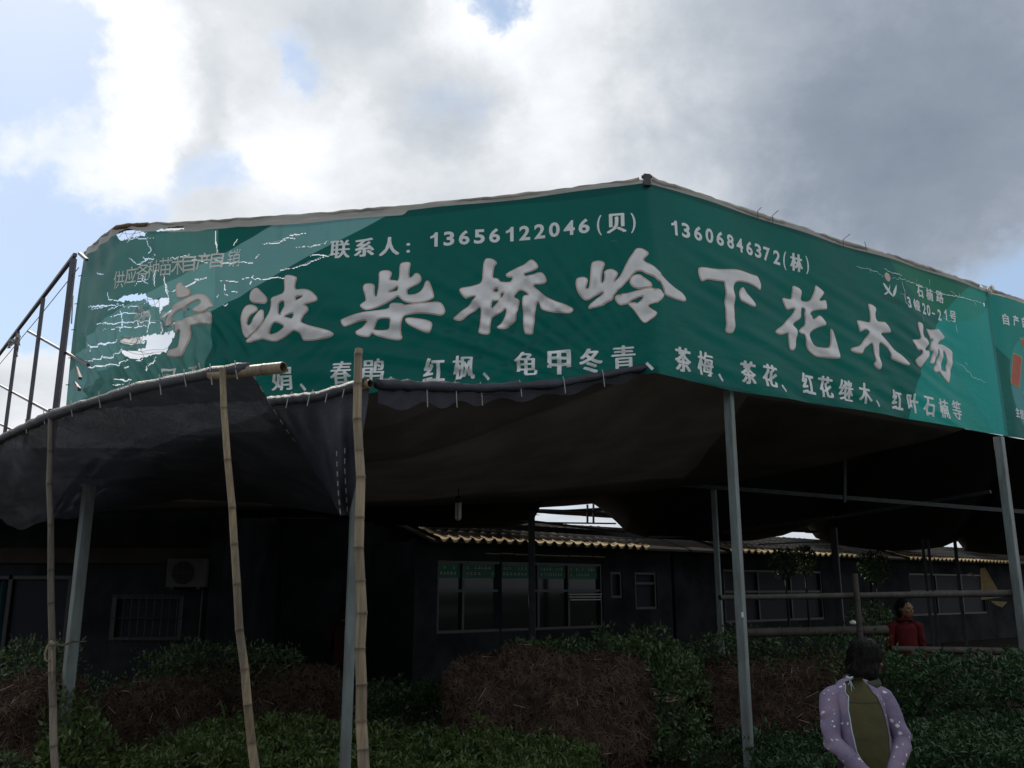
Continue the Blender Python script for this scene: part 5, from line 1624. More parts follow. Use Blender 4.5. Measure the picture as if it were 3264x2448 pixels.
def window(h, t0, t1, z0, z1, sash, name='window', painted_reflection=True, transom=.42):
    rz = math.atan2(EH.y, EH.x)
    w = MB(); f = .05
    for tt in (t0 + f / 2, t1 - f / 2): w.box(row(tt, -.60, (z0 + z1) / 2), (f, .10, z1 - z0), rz)
    for zz in (z0 + f / 2, z1 - f / 2): w.box(row((t0 + t1) / 2, -.60, zz), (t1 - t0 - 2 * f, .10, f), rz)
    for tt in sash[1:-1]: w.box(row(tt, -.60, (z0 + z1) / 2), (f, .08, z1 - z0 - 2 * f), rz)
    zt_ = z0 + (z1 - z0) * (1 - transom)
    for a_, b_ in zip(sash, sash[1:]): w.box(row((a_ + b_) / 2, -.60, zt_), (b_ - a_ - f, .07, f), rz)
    wo_ = obj(name, w, M['frame_alu'], h)
    for a_, b_ in zip(sash, sash[1:]):
        for lo, hi in ((z0, zt_), (zt_, z1)):
            mb = MB(); mb.box(row((a_ + b_) / 2, -.63, (lo + hi) / 2), (b_ - a_ - f * .5, .012, hi - lo - f * .5), rz); obj('pane', mb, M['glass'] if painted_reflection else M['dark_door'], wo_)
        if painted_reflection:
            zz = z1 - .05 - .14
            mb = MB(); mb.box(row((a_ + b_) / 2, -.612, zz), (b_ - a_ - f - .02, .006, .26), rz); obj('reflection_strip', mb, M['green_reflection'], wo_)  # strip painted as the mirrored green banner, no sign in the window
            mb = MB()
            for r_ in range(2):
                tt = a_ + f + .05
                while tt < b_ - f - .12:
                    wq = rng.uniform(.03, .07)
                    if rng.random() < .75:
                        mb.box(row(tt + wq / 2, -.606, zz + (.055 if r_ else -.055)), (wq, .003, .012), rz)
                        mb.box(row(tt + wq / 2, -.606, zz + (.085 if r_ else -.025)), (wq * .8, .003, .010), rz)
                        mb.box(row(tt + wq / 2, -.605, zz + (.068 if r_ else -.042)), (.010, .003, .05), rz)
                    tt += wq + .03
            tag(obj('reflected_marks', mb, M['mirrored_print'], wo_), None, None, None, 'stuff')  # marks painted as the mirrored lettering
    return wo_


gm = bpy.data.materials.new('dark_glass'); gm.use_nodes = True
pb = gm.node_tree.nodes['Principled BSDF']; pb.inputs['Base Color'].default_value = (.012, .018, .017, 1); pb.inputs['Roughness'].default_value = .06; pb.inputs['Specular IOR Level'].default_value = .22
M['glass'] = gm

h1 = shop(-.25, 6.7, (-.20, 5.45), 'nearest tile-roofed shop, its eave above a wide window with painted green reflections', [(.25, 4.5, .84, 2.16), (4.75, 5.1, 1.45, 2.0), (5.5, 6.2, 1.2, 2.0)])
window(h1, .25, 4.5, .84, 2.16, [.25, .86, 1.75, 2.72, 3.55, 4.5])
window(h1, 4.75, 5.1, 1.45, 2.0, [4.75, 5.1], 'small_window', False, .01)
window(h1, 5.5, 6.2, 1.2, 2.0, [5.5, 6.2], 'small_window', False, .3)
mb = MB(); rz_ = math.atan2(EH.y, EH.x)
for i in range(3): mb.box(row(3.95, -.50, 1.53 - i * .055), (.95 - i * .04, .05, .022), rz_, ch=.004)
obj('louvre', mb, M['white_metal'], h1)
mb = MB()
for i in range(9):
    tt = 1.5 + i * .36; mb.box(row(tt, -.50, 2.31 + rng.normal(0, .004)), (.33, .05, .022), rz_)
obj('tan_ledge', mb, M['pan_tile'], h1)  # short ledge pieces in the tan of the pan tiles
h2 = shop(6.8, 15.2, (8.0, 13.7), 'second tile-roofed shop along the row, behind round dark bushes', [(8.6, 12.8, .84, 2.1)])
window(h2, 8.6, 12.8, .84, 2.1, [8.6, 10.0, 11.4, 12.8], painted_reflection=False)
h3 = shop(15.3, 32, (16.3, 23.2), 'farthest tile-roofed shop, its eave near the right edge', [(17.5, 22.5, .84, 2.1)])
window(h3, 17.5, 22.5, .84, 2.1, [17.5, 19.2, 20.9, 22.5], painted_reflection=False)

# two hanging clumps that hide part of the second eave
def clump(name, c, r, n, size, label, cat, group, mt='leaf_dark'):
    t = thing(name, label, cat, (c.x, c.y, 0), group)
    mb = MB(); mb.tube([(c.x, c.y, 0), (c.x + .02, c.y, c.z * .5), (c.x, c.y, c.z)], [.035, .03, .02], 6); obj('trunk', mb, M['bamboo_old'], t, True)
    dirs = rng.normal(size=(n, 3)); dirs /= np.linalg.norm(dirs, axis=1)[:, None]
    pos = np.array(c) + dirs * (np.array(r) * (rng.random(n) ** .35)[:, None])
    leaves('crown', pos, size, M[mt], t, dirs)
    return t


def leaves(name, pos, size, material, parent, out=None, droop=.2, wid=.42, kind='stuff', up=.6):
    """many small folded leaves as one mesh: two bent quads each"""
    n = len(pos)
    d = rng.normal(size=(n, 3)) * .8
    if out is not None: d += out * .9
    d[:, 2] += up
    d /= np.linalg.norm(d, axis=1)[:, None]
    r = rng.normal(size=(n, 3))
    sx = np.cross(d, r); sx /= np.linalg.norm(sx, axis=1)[:, None]
    nn = np.cross(sx, d)
    L = (size * rng.uniform(.6, 1.25, n))[:, None]
    W = L * wid * .5
    b0 = pos; tip = pos + d * L - nn * L * droop; mid = pos + d * L * .5 + nn * L * .06
    l1 = mid + sx * W + nn * W * .35; r1 = mid - sx * W + nn * W * .35
    V = np.stack([b0, l1, tip, r1, mid], 1).reshape(-1, 3)
    i = np.arange(n)[:, None] * 5
    F = np.concatenate([i + np.array([[0, 4, 1]]), i + np.array([[1, 4, 2]]), i + np.array([[0, 3, 4]]), i + np.array([[3, 2, 4]])], 1).reshape(-1, 3)
    tone = np.clip(.62 * rng.random(n) ** 1.3 + np.array([.42 * (mnoise.noise(Vector((p[0] * 2.1, p[1] * 2.1, p[2] * 3))) + .35) for p in pos]), 0, 1)
    o = np_mesh(name, V, F, material, parent, {'rnd': np.repeat(tone, 5)}, smooth=False)
    if kind: o['kind'] = kind
    return o


g_ = 'round dark bushes before the second eave'
for (x, y, rx, lab) in ((1694, 1216, .42, 'round dark bush before the second tiled eave, the left of two'), (1737, 1212, .36, 'round dark bush before the second tiled eave, the right of two')):
    c = on_row(x, y, 1.1); clump('round_bush', c, (rx * .72, rx * .72, .33), 700, .10, lab, 'bush', g_)
c = on_row(1890, 1225, 1.3); clump('round_bush', c, (.40, .4, .38), 700, .11, 'dark bush hanging between the second and third tiled eaves', 'bush', None)
# tan panels and tie far right, sunlight put into their colour
t = thing('sunlit_patch_panel', 'tan panel coloured as a sunlit patch far back near the right edge', 'panel', tuple(on_row(2140, 1260, .9)))
mb = MB(); P = [on_row(x, y, .9 + o_) for x, y, o_ in ((2118, 1228, 0), (2128, 1226, .05), (2165, 1290, .1), (2120, 1296, .0))]
mb.add(P, [(0, 1, 2, 3)]); Q = [p + Vector((0, .02, 0)) for p in P]; mb.add(Q, [(3, 2, 1, 0)])
obj('sheet', mb, M['tan_patch'], t)  # flat panel coloured as the sunlit patch, no canvas
mb = MB(); P = [on_row(x, y, .9) for x, y in ((2140, 1298), (2176, 1300), (2165, 1312), (2150, 1306))]; mb.add(P, [(0, 1, 2, 3)]); obj('lower_patch_panel', mb, M['tan_patch'], t)
mb = MB(); mb.tube([on_row(2082, 1243, 1), on_row(2098, 1238, 1), on_row(2108, 1250, 1)], .02, 5); obj('tie', mb, M['tan_patch'], t)

# ================================================================== bamboo rails at the right
g_ = 'horizontal bamboo rails at the right'
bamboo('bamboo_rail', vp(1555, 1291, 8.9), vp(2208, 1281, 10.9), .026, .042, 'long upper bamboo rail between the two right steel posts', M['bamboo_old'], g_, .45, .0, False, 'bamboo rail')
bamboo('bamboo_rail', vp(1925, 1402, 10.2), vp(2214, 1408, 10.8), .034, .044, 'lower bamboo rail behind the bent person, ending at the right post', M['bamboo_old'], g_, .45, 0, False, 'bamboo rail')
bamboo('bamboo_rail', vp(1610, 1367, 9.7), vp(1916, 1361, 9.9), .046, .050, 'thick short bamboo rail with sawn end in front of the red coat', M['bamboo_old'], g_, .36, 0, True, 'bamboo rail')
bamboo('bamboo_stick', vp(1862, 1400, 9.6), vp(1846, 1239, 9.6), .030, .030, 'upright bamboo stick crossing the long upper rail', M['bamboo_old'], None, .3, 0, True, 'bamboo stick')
t = thing('plastic_bag', 'small white plastic bag lying by the upright bamboo stick', 'bag', tuple(vp(1843, 1347, 10.0)))
mb = MB()
c = vp(1843, 1346, 10.0); mb.tube([c + Vector((-.035, 0, -.01)), c + Vector((-.03, 0, 0)), c + Vector((0, 0, .008)), c + Vector((.03, 0, .0)), c + Vector((.036, 0, -.01))], [.006, .02, .027, .018, .005], 8); obj('bag', mb, M['white_plastic'], t, True)

# ================================================================== stacked seedling bales
from mathutils import noise as mnoise


def root_bale(c, size, label, n_strand, rz=0.0, group='bundles of seedlings stacked with their roots outward', clod=.03, leafparts=()):
    """a stack of lifted seedlings: fibrous root wall outward, leaves on top and behind"""
    t = thing('seedling_bale', label, 'seedling bundle', (c[0], c[1], 0), group)
    w, dp, h = size
    nu, nv = 84, 40
    V = []
    rot = Matrix.Rotation(rz, 3, 'Z')
    e = .44
    def sp(a, q): return math.copysign(abs(a) ** q, a)
    for i in range(nu):
        th = 2 * math.pi * i / nu
        for j in range(nv):
            ph = -math.pi / 2 + math.pi * j / (nv - 1)
            p = Vector((w / 2 * sp(math.cos(ph), e) * sp(math.cos(th), e), dp / 2 * sp(math.cos(ph), e) * sp(math.sin(th), e), h / 2 + h / 2 * sp(math.sin(ph), e)))
            nrm = Vector((p.x / w, p.y / dp, (p.z - h / 2) / h)).normalized()
            q = p * 1.0 + Vector((c[0], c[1], 0)) * 3
            d = .12 * mnoise.noise(q * 1.9) + clod * 1.3 * mnoise.noise(q * 7) + clod * .8 * mnoise.noise(q * 19)
            V.append(rot @ (p + nrm * d) + Vector((c[0], c[1], 0)))
    idx = np.arange(nu * nv).reshape(nu, nv)
    F = np.stack([idx[:, :-1], np.roll(idx, -1, 0)[:, :-1], np.roll(idx, -1, 0)[:, 1:], idx[:, 1:]], -1).reshape(-1, 4)
    P = np.array([tuple(v) for v in V])
    np_mesh('root_mass', P, F, M['root'], t, smooth=True)
    # loose root fibres over the face turned to the road
    vis = np.nonzero((P[:, 1] < c[1] + dp * .3) & (P[:, 2] > .05))[0]
    # choose by area so the fibres spread evenly
    fa = P[F]; cen = fa.mean(1); ar = np.linalg.norm(np.cross(fa[:, 2] - fa[:, 0], fa[:, 3] - fa[:, 1]), axis=1); fn = np.cross(fa[:, 2] - fa[:, 0], fa[:, 3] - fa[:, 1]); fn /= np.maximum(1e-9, np.linalg.norm(fn, axis=1))[:, None]
    ok = (cen[:, 1] < c[1] + dp * .25) & (cen[:, 2] > .04)
    ar = ar * ok
    pick = rng.choice(len(F), n_strand, p=ar / ar.sum())
    uvw = rng.random((n_strand, 2))
    a, b_, c_, d_ = (fa[pick, k] for k in range(4))
    base = (a * (1 - uvw[:, :1]) + b_ * uvw[:, :1]) * (1 - uvw[:, 1:]) + (d_ * (1 - uvw[:, :1]) + c_ * uvw[:, :1]) * uvw[:, 1:]
    nn = fn[pick]
    if (nn * (cen[pick] - np.array([c[0], c[1], h / 2]))).sum() < 0: nn = -nn
    tan = rng.normal(size=(n_strand, 3)); tan[:, 2] -= .35; tan -= nn * (tan * nn).sum(1)[:, None]; tan /= np.linalg.norm(tan, axis=1)[:, None]
    L = rng.uniform(.04, .13, n_strand)[:, None]; wd = rng.uniform(.0014, .0040, n_strand)[:, None]
    side = np.cross(tan, nn)
    p0 = base - nn * .012; p1 = base + tan * L * .5 + nn * L * rng.uniform(.05, .38, n_strand)[:, None]; p2 = base + tan * L + nn * L * rng.uniform(-.1, .3, n_strand)[:, None] + rng.normal(0, .008, (n_strand, 3))
    VV = np.stack([p0 - side * wd, p0 + side * wd, p1 - side * wd, p1 + side * wd, p2 - side * wd * .4, p2 + side * wd * .4], 1).reshape(-1, 3)
    i = np.arange(n_strand)[:, None] * 6
    FF = np.concatenate([i + np.array([[0, 1, 3, 2]]), i + np.array([[2, 3, 5, 4]])], 1).reshape(-1, 4)
    o = np_mesh('root_fibres', VV, FF, M['root_strand'], t, {'rnd': np.repeat((rng.random(n_strand) > .9) * rng.random(n_strand), 6)}); o['kind'] = 'stuff'
    # a few pale broken straws
    mb = MB()
    for k in rng.choice(n_strand, 16):
        d = Vector(tan[k]) * rng.uniform(.06, .16)
        mb.tube([Vector(base[k]) + Vector(nn[k]) * .02, Vector(base[k]) + Vector(nn[k]) * .045 + d], .0028, 4)
    o = obj('straw', mb, M['straw'], t); o['kind'] = 'stuff'
    for (lc, lr, n_, sz, mt) in leafparts:
        q = rng.normal(size=(n_, 3)); q /= np.linalg.norm(q, axis=1)[:, None]
        q = np.sign(q) * np.abs(q) ** .7
        pos = np.array(lc) + q * np.array(lr) * (rng.random(n_) ** .28)[:, None]
        k = np.array([.06 * mnoise.noise(Vector(p) * 4.5) + .05 * mnoise.noise(Vector(p) * 11) for p in pos])
        pos += q * k[:, None] * 1.6
        leaves('leaves', pos, sz, M[mt], t, q * .6)
    return t


B = lambda x, y, d: vp(x, y, d)
a, b = B(972, 1424, 8.7), B(1398, 1440, 8.7)
cx, hh = (a.x + b.x) / 2, a.z + .02
root_bale((cx, 9.15, 0), (b.x - a.x + .10, .95, hh), 'big block of seedlings in the middle, brown root wall facing the road', 15000, R(2), leafparts=[
    (tuple(B(1290, 1425, 9.55)), (1.05, .42, .20), 3600, .058, 'leaf_dark'), (tuple(B(1455, 1520, 9.05)), (.30, .40, .52), 2600, .060, 'leaf_dark'), (tuple(B(1470, 1650, 9.0)), (.34, .35, .35), 1200, .058, 'leaf_dark'),
    (tuple(B(1300, 1372, 9.6)), (.16, .1, .12), 60, .07, 'leaf_dark'), (tuple(B(1405, 1375, 9.6)), (.22, .15, .13), 200, .062, 'leaf_dark')])
a, b = B(1535, 1450, 9.3), B(1880, 1440, 9.9)
root_bale(((a.x + b.x) / 2, 10.2, 0), (b.x - a.x + .1, .9, a.z + .05), 'low brown seedling bundle left of the bent person', 9000, R(5), leafparts=[
    (tuple(B(1700, 1402, 10.1)), (1.10, .5, .20), 2600, .055, 'leaf_dark'), (tuple(B(1880, 1500, 9.6)), (.42, .4, .42), 1200, .05, 'leaf_dark')])
a, b = B(-40, 1478, 7.6), B(124, 1478, 7.6)
root_bale(((a.x + b.x) / 2, 8.0, 0), (b.x - a.x, .8, a.z + .02), 'clod-covered seedling bundle at the left edge behind the thin pole', 6000, 0, clod=.06, leafparts=[
    (tuple(B(85, 1440, 8.3)), (.34, .35, .22), 1500, .05, 'leaf_dark')])
a, b = B(195, 1492, 9.2), B(430, 1492, 9.2)
root_bale(((a.x + b.x) / 2, 9.55, 0), (b.x - a.x, .8, a.z + .05), 'low brown seedling bundle right of the left steel post', 6000, R(-3), leafparts=[
    (tuple(B(250, 1490, 9.3)), (.35, .2, .10), 260, .05, 'leaf_dark')])
a, b = B(345, 1448, 9.9), B(720, 1452, 9.9)
root_bale(((a.x + b.x) / 2, 10.35, 0), (b.x - a.x, .9, a.z + .02), 'taller dark seedling bundle behind the leaning bamboo pole', 7000, 0, leafparts=[
    (tuple(B(480, 1432, 10.2)), (.95, .4, .20), 2300, .055, 'leaf_dark'), (tuple(B(365, 1470, 9.8)), (.16, .2, .28), 500, .05, 'leaf_dark')])

# ------------------------------------------------ beds of young plants at the road's edge
def bed(label, x0, x1, y0, y1, zfun, n, size, mt, wid=.30, deep=.30):
    """upright rosettes of narrow leaves"""
    k = n // 11
    px = rng.uniform(x0, x1, k); py = y0 + (y1 - y0) * rng.random(k)
    pz = np.array([zfun(a_, b_) for a_, b_ in zip(px, py)]) + np.array([.07 * mnoise.noise(Vector((a_ * 3.5, b_ * 3.5, 0))) + .04 * mnoise.noise(Vector((a_ * 9, b_ * 9, 4))) for a_, b_ in zip(px, py)])
    pz -= rng.random(k) ** (2 if deep < .5 else 1.2) * deep
    tall = rng.random(k) > .93; pz[tall] += rng.uniform(.03, .12, tall.sum())
    pos = np.repeat(np.stack([px, py, pz], -1), 11, 0) + rng.normal(0, .014, (k * 11, 3))
    out = np.zeros_like(pos)
    o = leaves('plant_bed', pos, size, M[mt], None, None, .28, wid, None, .55)
    return tag(o, label, None, None, 'stuff')


def z_front(x, y):
    t_ = min(1, max(0, (x + 3.75) / 1.0))
    u = max(0, (x + 1.2)) 
    return (.31 * t_ + .06) + .06 * (y - 7.6) - max(0, x + .25) * .24 + .05 * math.sin(x * 2.1)


bed('low bright green seedlings in a dense bed along the front', -3.85, .75, 7.0, 8.75, z_front, 40000, .062, 'leaf')
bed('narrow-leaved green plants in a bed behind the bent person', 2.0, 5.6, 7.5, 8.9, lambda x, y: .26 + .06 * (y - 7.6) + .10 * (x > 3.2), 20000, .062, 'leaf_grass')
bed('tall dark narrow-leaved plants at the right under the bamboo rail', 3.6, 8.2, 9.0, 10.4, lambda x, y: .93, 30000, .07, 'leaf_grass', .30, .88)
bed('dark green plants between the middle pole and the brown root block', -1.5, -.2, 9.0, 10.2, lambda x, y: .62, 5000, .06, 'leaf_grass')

# round leafy shrub at the left by the thin pole
def shrub(name, c, r, n, size, mt, label, h0=0):
    t = thing(name, label, 'shrub', (c[0], c[1], 0))
    mb = MB()
    for k in range(5):
        q = rng.uniform(-.12, .12, 2); mb.tube([(c[0], c[1], 0), (c[0] + q[0] * .5, c[1] + q[1] * .5, c[2] * .6), (c[0] + q[0] * 2, c[1] + q[1] * 2, c[2])], [.012, .009, .005], 5)
    obj('stem', mb, M['bamboo_old'], t)
    q = rng.normal(size=(n, 3)); q /= np.linalg.norm(q, axis=1)[:, None]
    pos = np.array(c) + q * np.array(r) * (rng.random(n) ** .3)[:, None]
    pos += q * np.array([.09 * mnoise.noise(Vector(p) * 6) for p in pos])[:, None]
    leaves('crown', pos, size, M[mt], t, q * .8)
    return t


p = B(165, 1640, 7.5); shrub('leafy_shrub', (p.x, p.y, p.z), (.30, .28, .30), 1300, .06, 'leaf', 'bright leafy shrub at the foot of the left steel post')
p = B(118, 1570, 7.7); shrub('leafy_shrub', (p.x + .12, p.y, p.z), (.20, .2, .26), 700, .06, 'leaf', 'small leafy shrub between the thin bamboo pole and the left steel post')
p = B(1590, 1650, 8.4); shrub('leafy_shrub', (p.x, p.y, p.z), (.45, .3, .30), 1200, .05, 'leaf_grass', 'low dark shrub at the foot of the post under the right half of the banner')
p = B(1885, 1342, 12.2); shrub('pale_flower_plant', (p.x, p.y, p.z), (.34, .3, .26), 500, .07, 'leaf_dark', 'loose leafy plant in the shade beside the red coat')
p = B(0, 1660, 7.2); shrub('leafy_shrub', (p.x - .05, p.y, p.z - .08), (.3, .25, .2), 500, .05, 'leaf_dark', 'dark low shrub in the bottom left corner')

# ================================================================== people
def loft(mb, rings, n=16):
    """rings: (centre, rx, ry, frame rotation about x) stacked ellipses closed at both ends"""
    vs = []
    for c, rx, ry, tilt in rings:
        m_ = Matrix.Rotation(tilt, 3, 'X')
        for j in range(n):
            a = 2 * math.pi * j / n
            vs.append(Vector(c) + m_ @ Vector((rx * math.cos(a), ry * math.sin(a), 0)))
    k = len(rings)
    fs = [(i * n + j, i * n + (j + 1) % n, (i + 1) * n + (j + 1) % n, (i + 1) * n + j) for i in range(k - 1) for j in range(n)]
    fs += [tuple(range(n - 1, -1, -1)), tuple((k - 1) * n + j for j in range(n))]
    mb.add(vs, fs)


def ell(mb, c, r, rot=None, nu=16, nv=10):
    rot = rot or Matrix.Identity(3)
    vs = [Vector(c) + rot @ Vector((0, 0, -r[2]))]
    for j in range(1, nv):
        ph = -math.pi / 2 + math.pi * j / nv
        for i in range(nu):
            th = 2 * math.pi * i / nu
            vs.append(Vector(c) + rot @ Vector((r[0] * math.cos(ph) * math.cos(th), r[1] * math.cos(ph) * math.sin(th), r[2] * math.sin(ph))))
    vs.append(Vector(c) + rot @ Vector((0, 0, r[2])))
    fs = [(0, 1 + (i + 1) % nu, 1 + i) for i in range(nu)]
    for j in range(nv - 2):
        for i in range(nu):
            a = 1 + j * nu
            fs.append((a + i, a + (i + 1) % nu, a + nu + (i + 1) % nu, a + nu + i))
    a = 1 + (nv - 2) * nu
    fs += [(a + i, a + (i + 1) % nu, len(vs) - 1) for i in range(nu)]
    mb.add(vs, fs)


def chain(mb, pts, rad, n=12):
    """tapered limb with rounded ends"""
    P, Rr = [], []
    pts = [Vector(p) for p in pts]
    for i in range(len(pts) - 1):
        for k in range(4):
            P.append(pts[i].lerp(pts[i + 1], k / 4)); Rr.append(rad[i] + (rad[i + 1] - rad[i]) * k / 4)
    P.append(pts[-1]); Rr.append(rad[-1])
    d0 = (P[0] - P[1]).normalized(); d1 = (P[-1] - P[-2]).normalized()
    P = [P[0] + d0 * Rr[0] * .8] + P + [P[-1] + d1 * Rr[-1] * .8]; Rr = [Rr[0] * .35] + Rr + [Rr[-1] * .35]
    mb.tube(P, Rr, n)


def fuse(name, mb, voxel, material, parent, world, folds=None, smooth=4):
    """union of closed shapes as one continuous skin"""
    me = bpy.data.meshes.new(name)
    me.from_pydata([tuple(v) for v in mb.v], [], mb.f)
    o = bpy.data.objects.new(name, me); COL.objects.link(o)
    bm = bmesh.new(); bm.from_mesh(me); bmesh.ops.recalc_face_normals(bm, faces=bm.faces); bm.to_mesh(me); bm.free()
    r = o.modifiers.new('r', 'REMESH'); r.mode = 'VOXEL'; r.voxel_size = voxel
    s_ = o.modifiers.new('s', 'SMOOTH'); s_.iterations = smooth; s_.factor = .5
    dg = bpy.context.evaluated_depsgraph_get()
    m2 = bpy.data.meshes.new_from_object(o.evaluated_get(dg))
    bpy.data.objects.remove(o)
    m2.materials.clear(); m2.name = name
    if folds:
        nv = len(m2.vertices); co = np.zeros(nv * 3, np.float32); no = np.zeros(nv * 3, np.float32)
        m2.vertices.foreach_get('co', co); m2.vertices.foreach_get('normal', no)
        co = co.reshape(-1, 3); no = no.reshape(-1, 3)
        d = np.array([folds(Vector(c)) for c in co])
        co += no * d[:, None]
        m2.vertices.foreach_set('co', co.ravel()); m2.update()
    me3 = m2
    me3.transform(world)
    off = ORIGIN.get(parent.name, Vector())
    me3.transform(Matrix.Translation(-off))
    return link(name, me3, material, parent, True)


def hand(mb, w, d, up, s=1.0):
    """palm with four unequal bent fingers and a thumb from the side of the palm"""
    w, d, up = Vector(w), Vector(d).normalized(), Vector(up).normalized()
    side = d.cross(up).normalized()
    chain(mb, [w, w + d * .04 * s, w + d * .085 * s], [.024 * s, .034 * s, .030 * s])
    for i, L in enumerate((.062, .074, .070, .054)):
        b0 = w + d * .09 * s + side * (i - 1.5) * .019 * s
        p1 = b0 + d * L * .45 * s; p2 = p1 + (d * .75 - up * .6).normalized() * L * .35 * s; p3 = p2 + (d * .35 - up).normalized() * L * .3 * s
        chain(mb, [b0, p1, p2, p3], [.0095 * s, .009 * s, .008 * s, .007 * s], 8)
    t0 = w + d * .03 * s - side * .030 * s
    chain(mb, [t0, t0 + (d - side * .9).normalized() * .035 * s, t0 + (d * 1.0 - side * .35 - up * .3).normalized() * .065 * s], [.013 * s, .011 * s, .008 * s], 8)


def floral():
    m = bpy.data.materials.new('purple_floral_cotton')
    m.use_nodes = True; m.node_tree.nodes.clear()
    g = G(m.node_tree)
    tc = g.new('ShaderNodeTexCoord')
    n = g.noise(tc.outputs['Object'], 7, 4, .6)
    base = g.mix(g.ramp(n, .3, .7), (.160, .138, .225), (.245, .190, .275))
    # small scattered sprigs: pale spots of uneven size on a warped lattice
    wv = g.new('ShaderNodeTexNoise'); wv.inputs['Scale'].default_value = 22
    g.l.new(tc.outputs['Object'], wv.inputs['Vector'])
    warp = g.vm('ADD', tc.outputs['Object'], g.vm('MULTIPLY', g.vm('SUBTRACT', wv.outputs['Color'], (.5, .5, .5)), (.035, .035, .035)))
    vo = g.new('ShaderNodeTexVoronoi'); vo.inputs['Scale'].default_value = 36
    g.put(vo.inputs['Vector'], warp)
    sep = g.new('ShaderNodeSeparateColor'); g.l.new(vo.outputs['Color'], sep.inputs[0])
    rad = g.m('MULTIPLY_ADD', sep.outputs[0], .22, .12)
    spot = g.ramp(g.m('SUBTRACT', rad, vo.outputs['Distance']), -.02, .04)
    spot = g.m('MULTIPLY', spot, g.m('GREATER_THAN', sep.outputs[1], .6))
    col = g.mix(spot, base, (.60, .58, .62))
    dark = g.m('MULTIPLY', g.ramp(g.m('SUBTRACT', .16, vo.outputs['Distance']), -.02, .05), g.m('LESS_THAN', sep.outputs[1], .15))
    col = g.mix(g.m('MULTIPLY', dark, .6), col, (.05, .045, .10))
    p = g.new('ShaderNodeBsdfPrincipled'); g.put(p.inputs['Base Color'], col); p.inputs['Roughness'].default_value = .85; p.inputs['Specular IOR Level'].default_value = .15
    bn = g.new('ShaderNodeBump'); bn.inputs['Strength'].default_value = .35; bn.inputs['Distance'].default_value = .01
    g.put(bn.inputs['Height'], g.noise(tc.outputs['Object'], 160, 2)); g.l.new(bn.outputs[0], p.inputs['Normal'])
    o = g.new('ShaderNodeOutputMaterial'); g.l.new(p.outputs[0], o.inputs[0])
    return m


M['floral'] = floral()
M['crown'] = mat('thinning_crown', (.085, .04, .028), .6, .25, .6, 60)
from mathutils.bvhtree import BVHTree


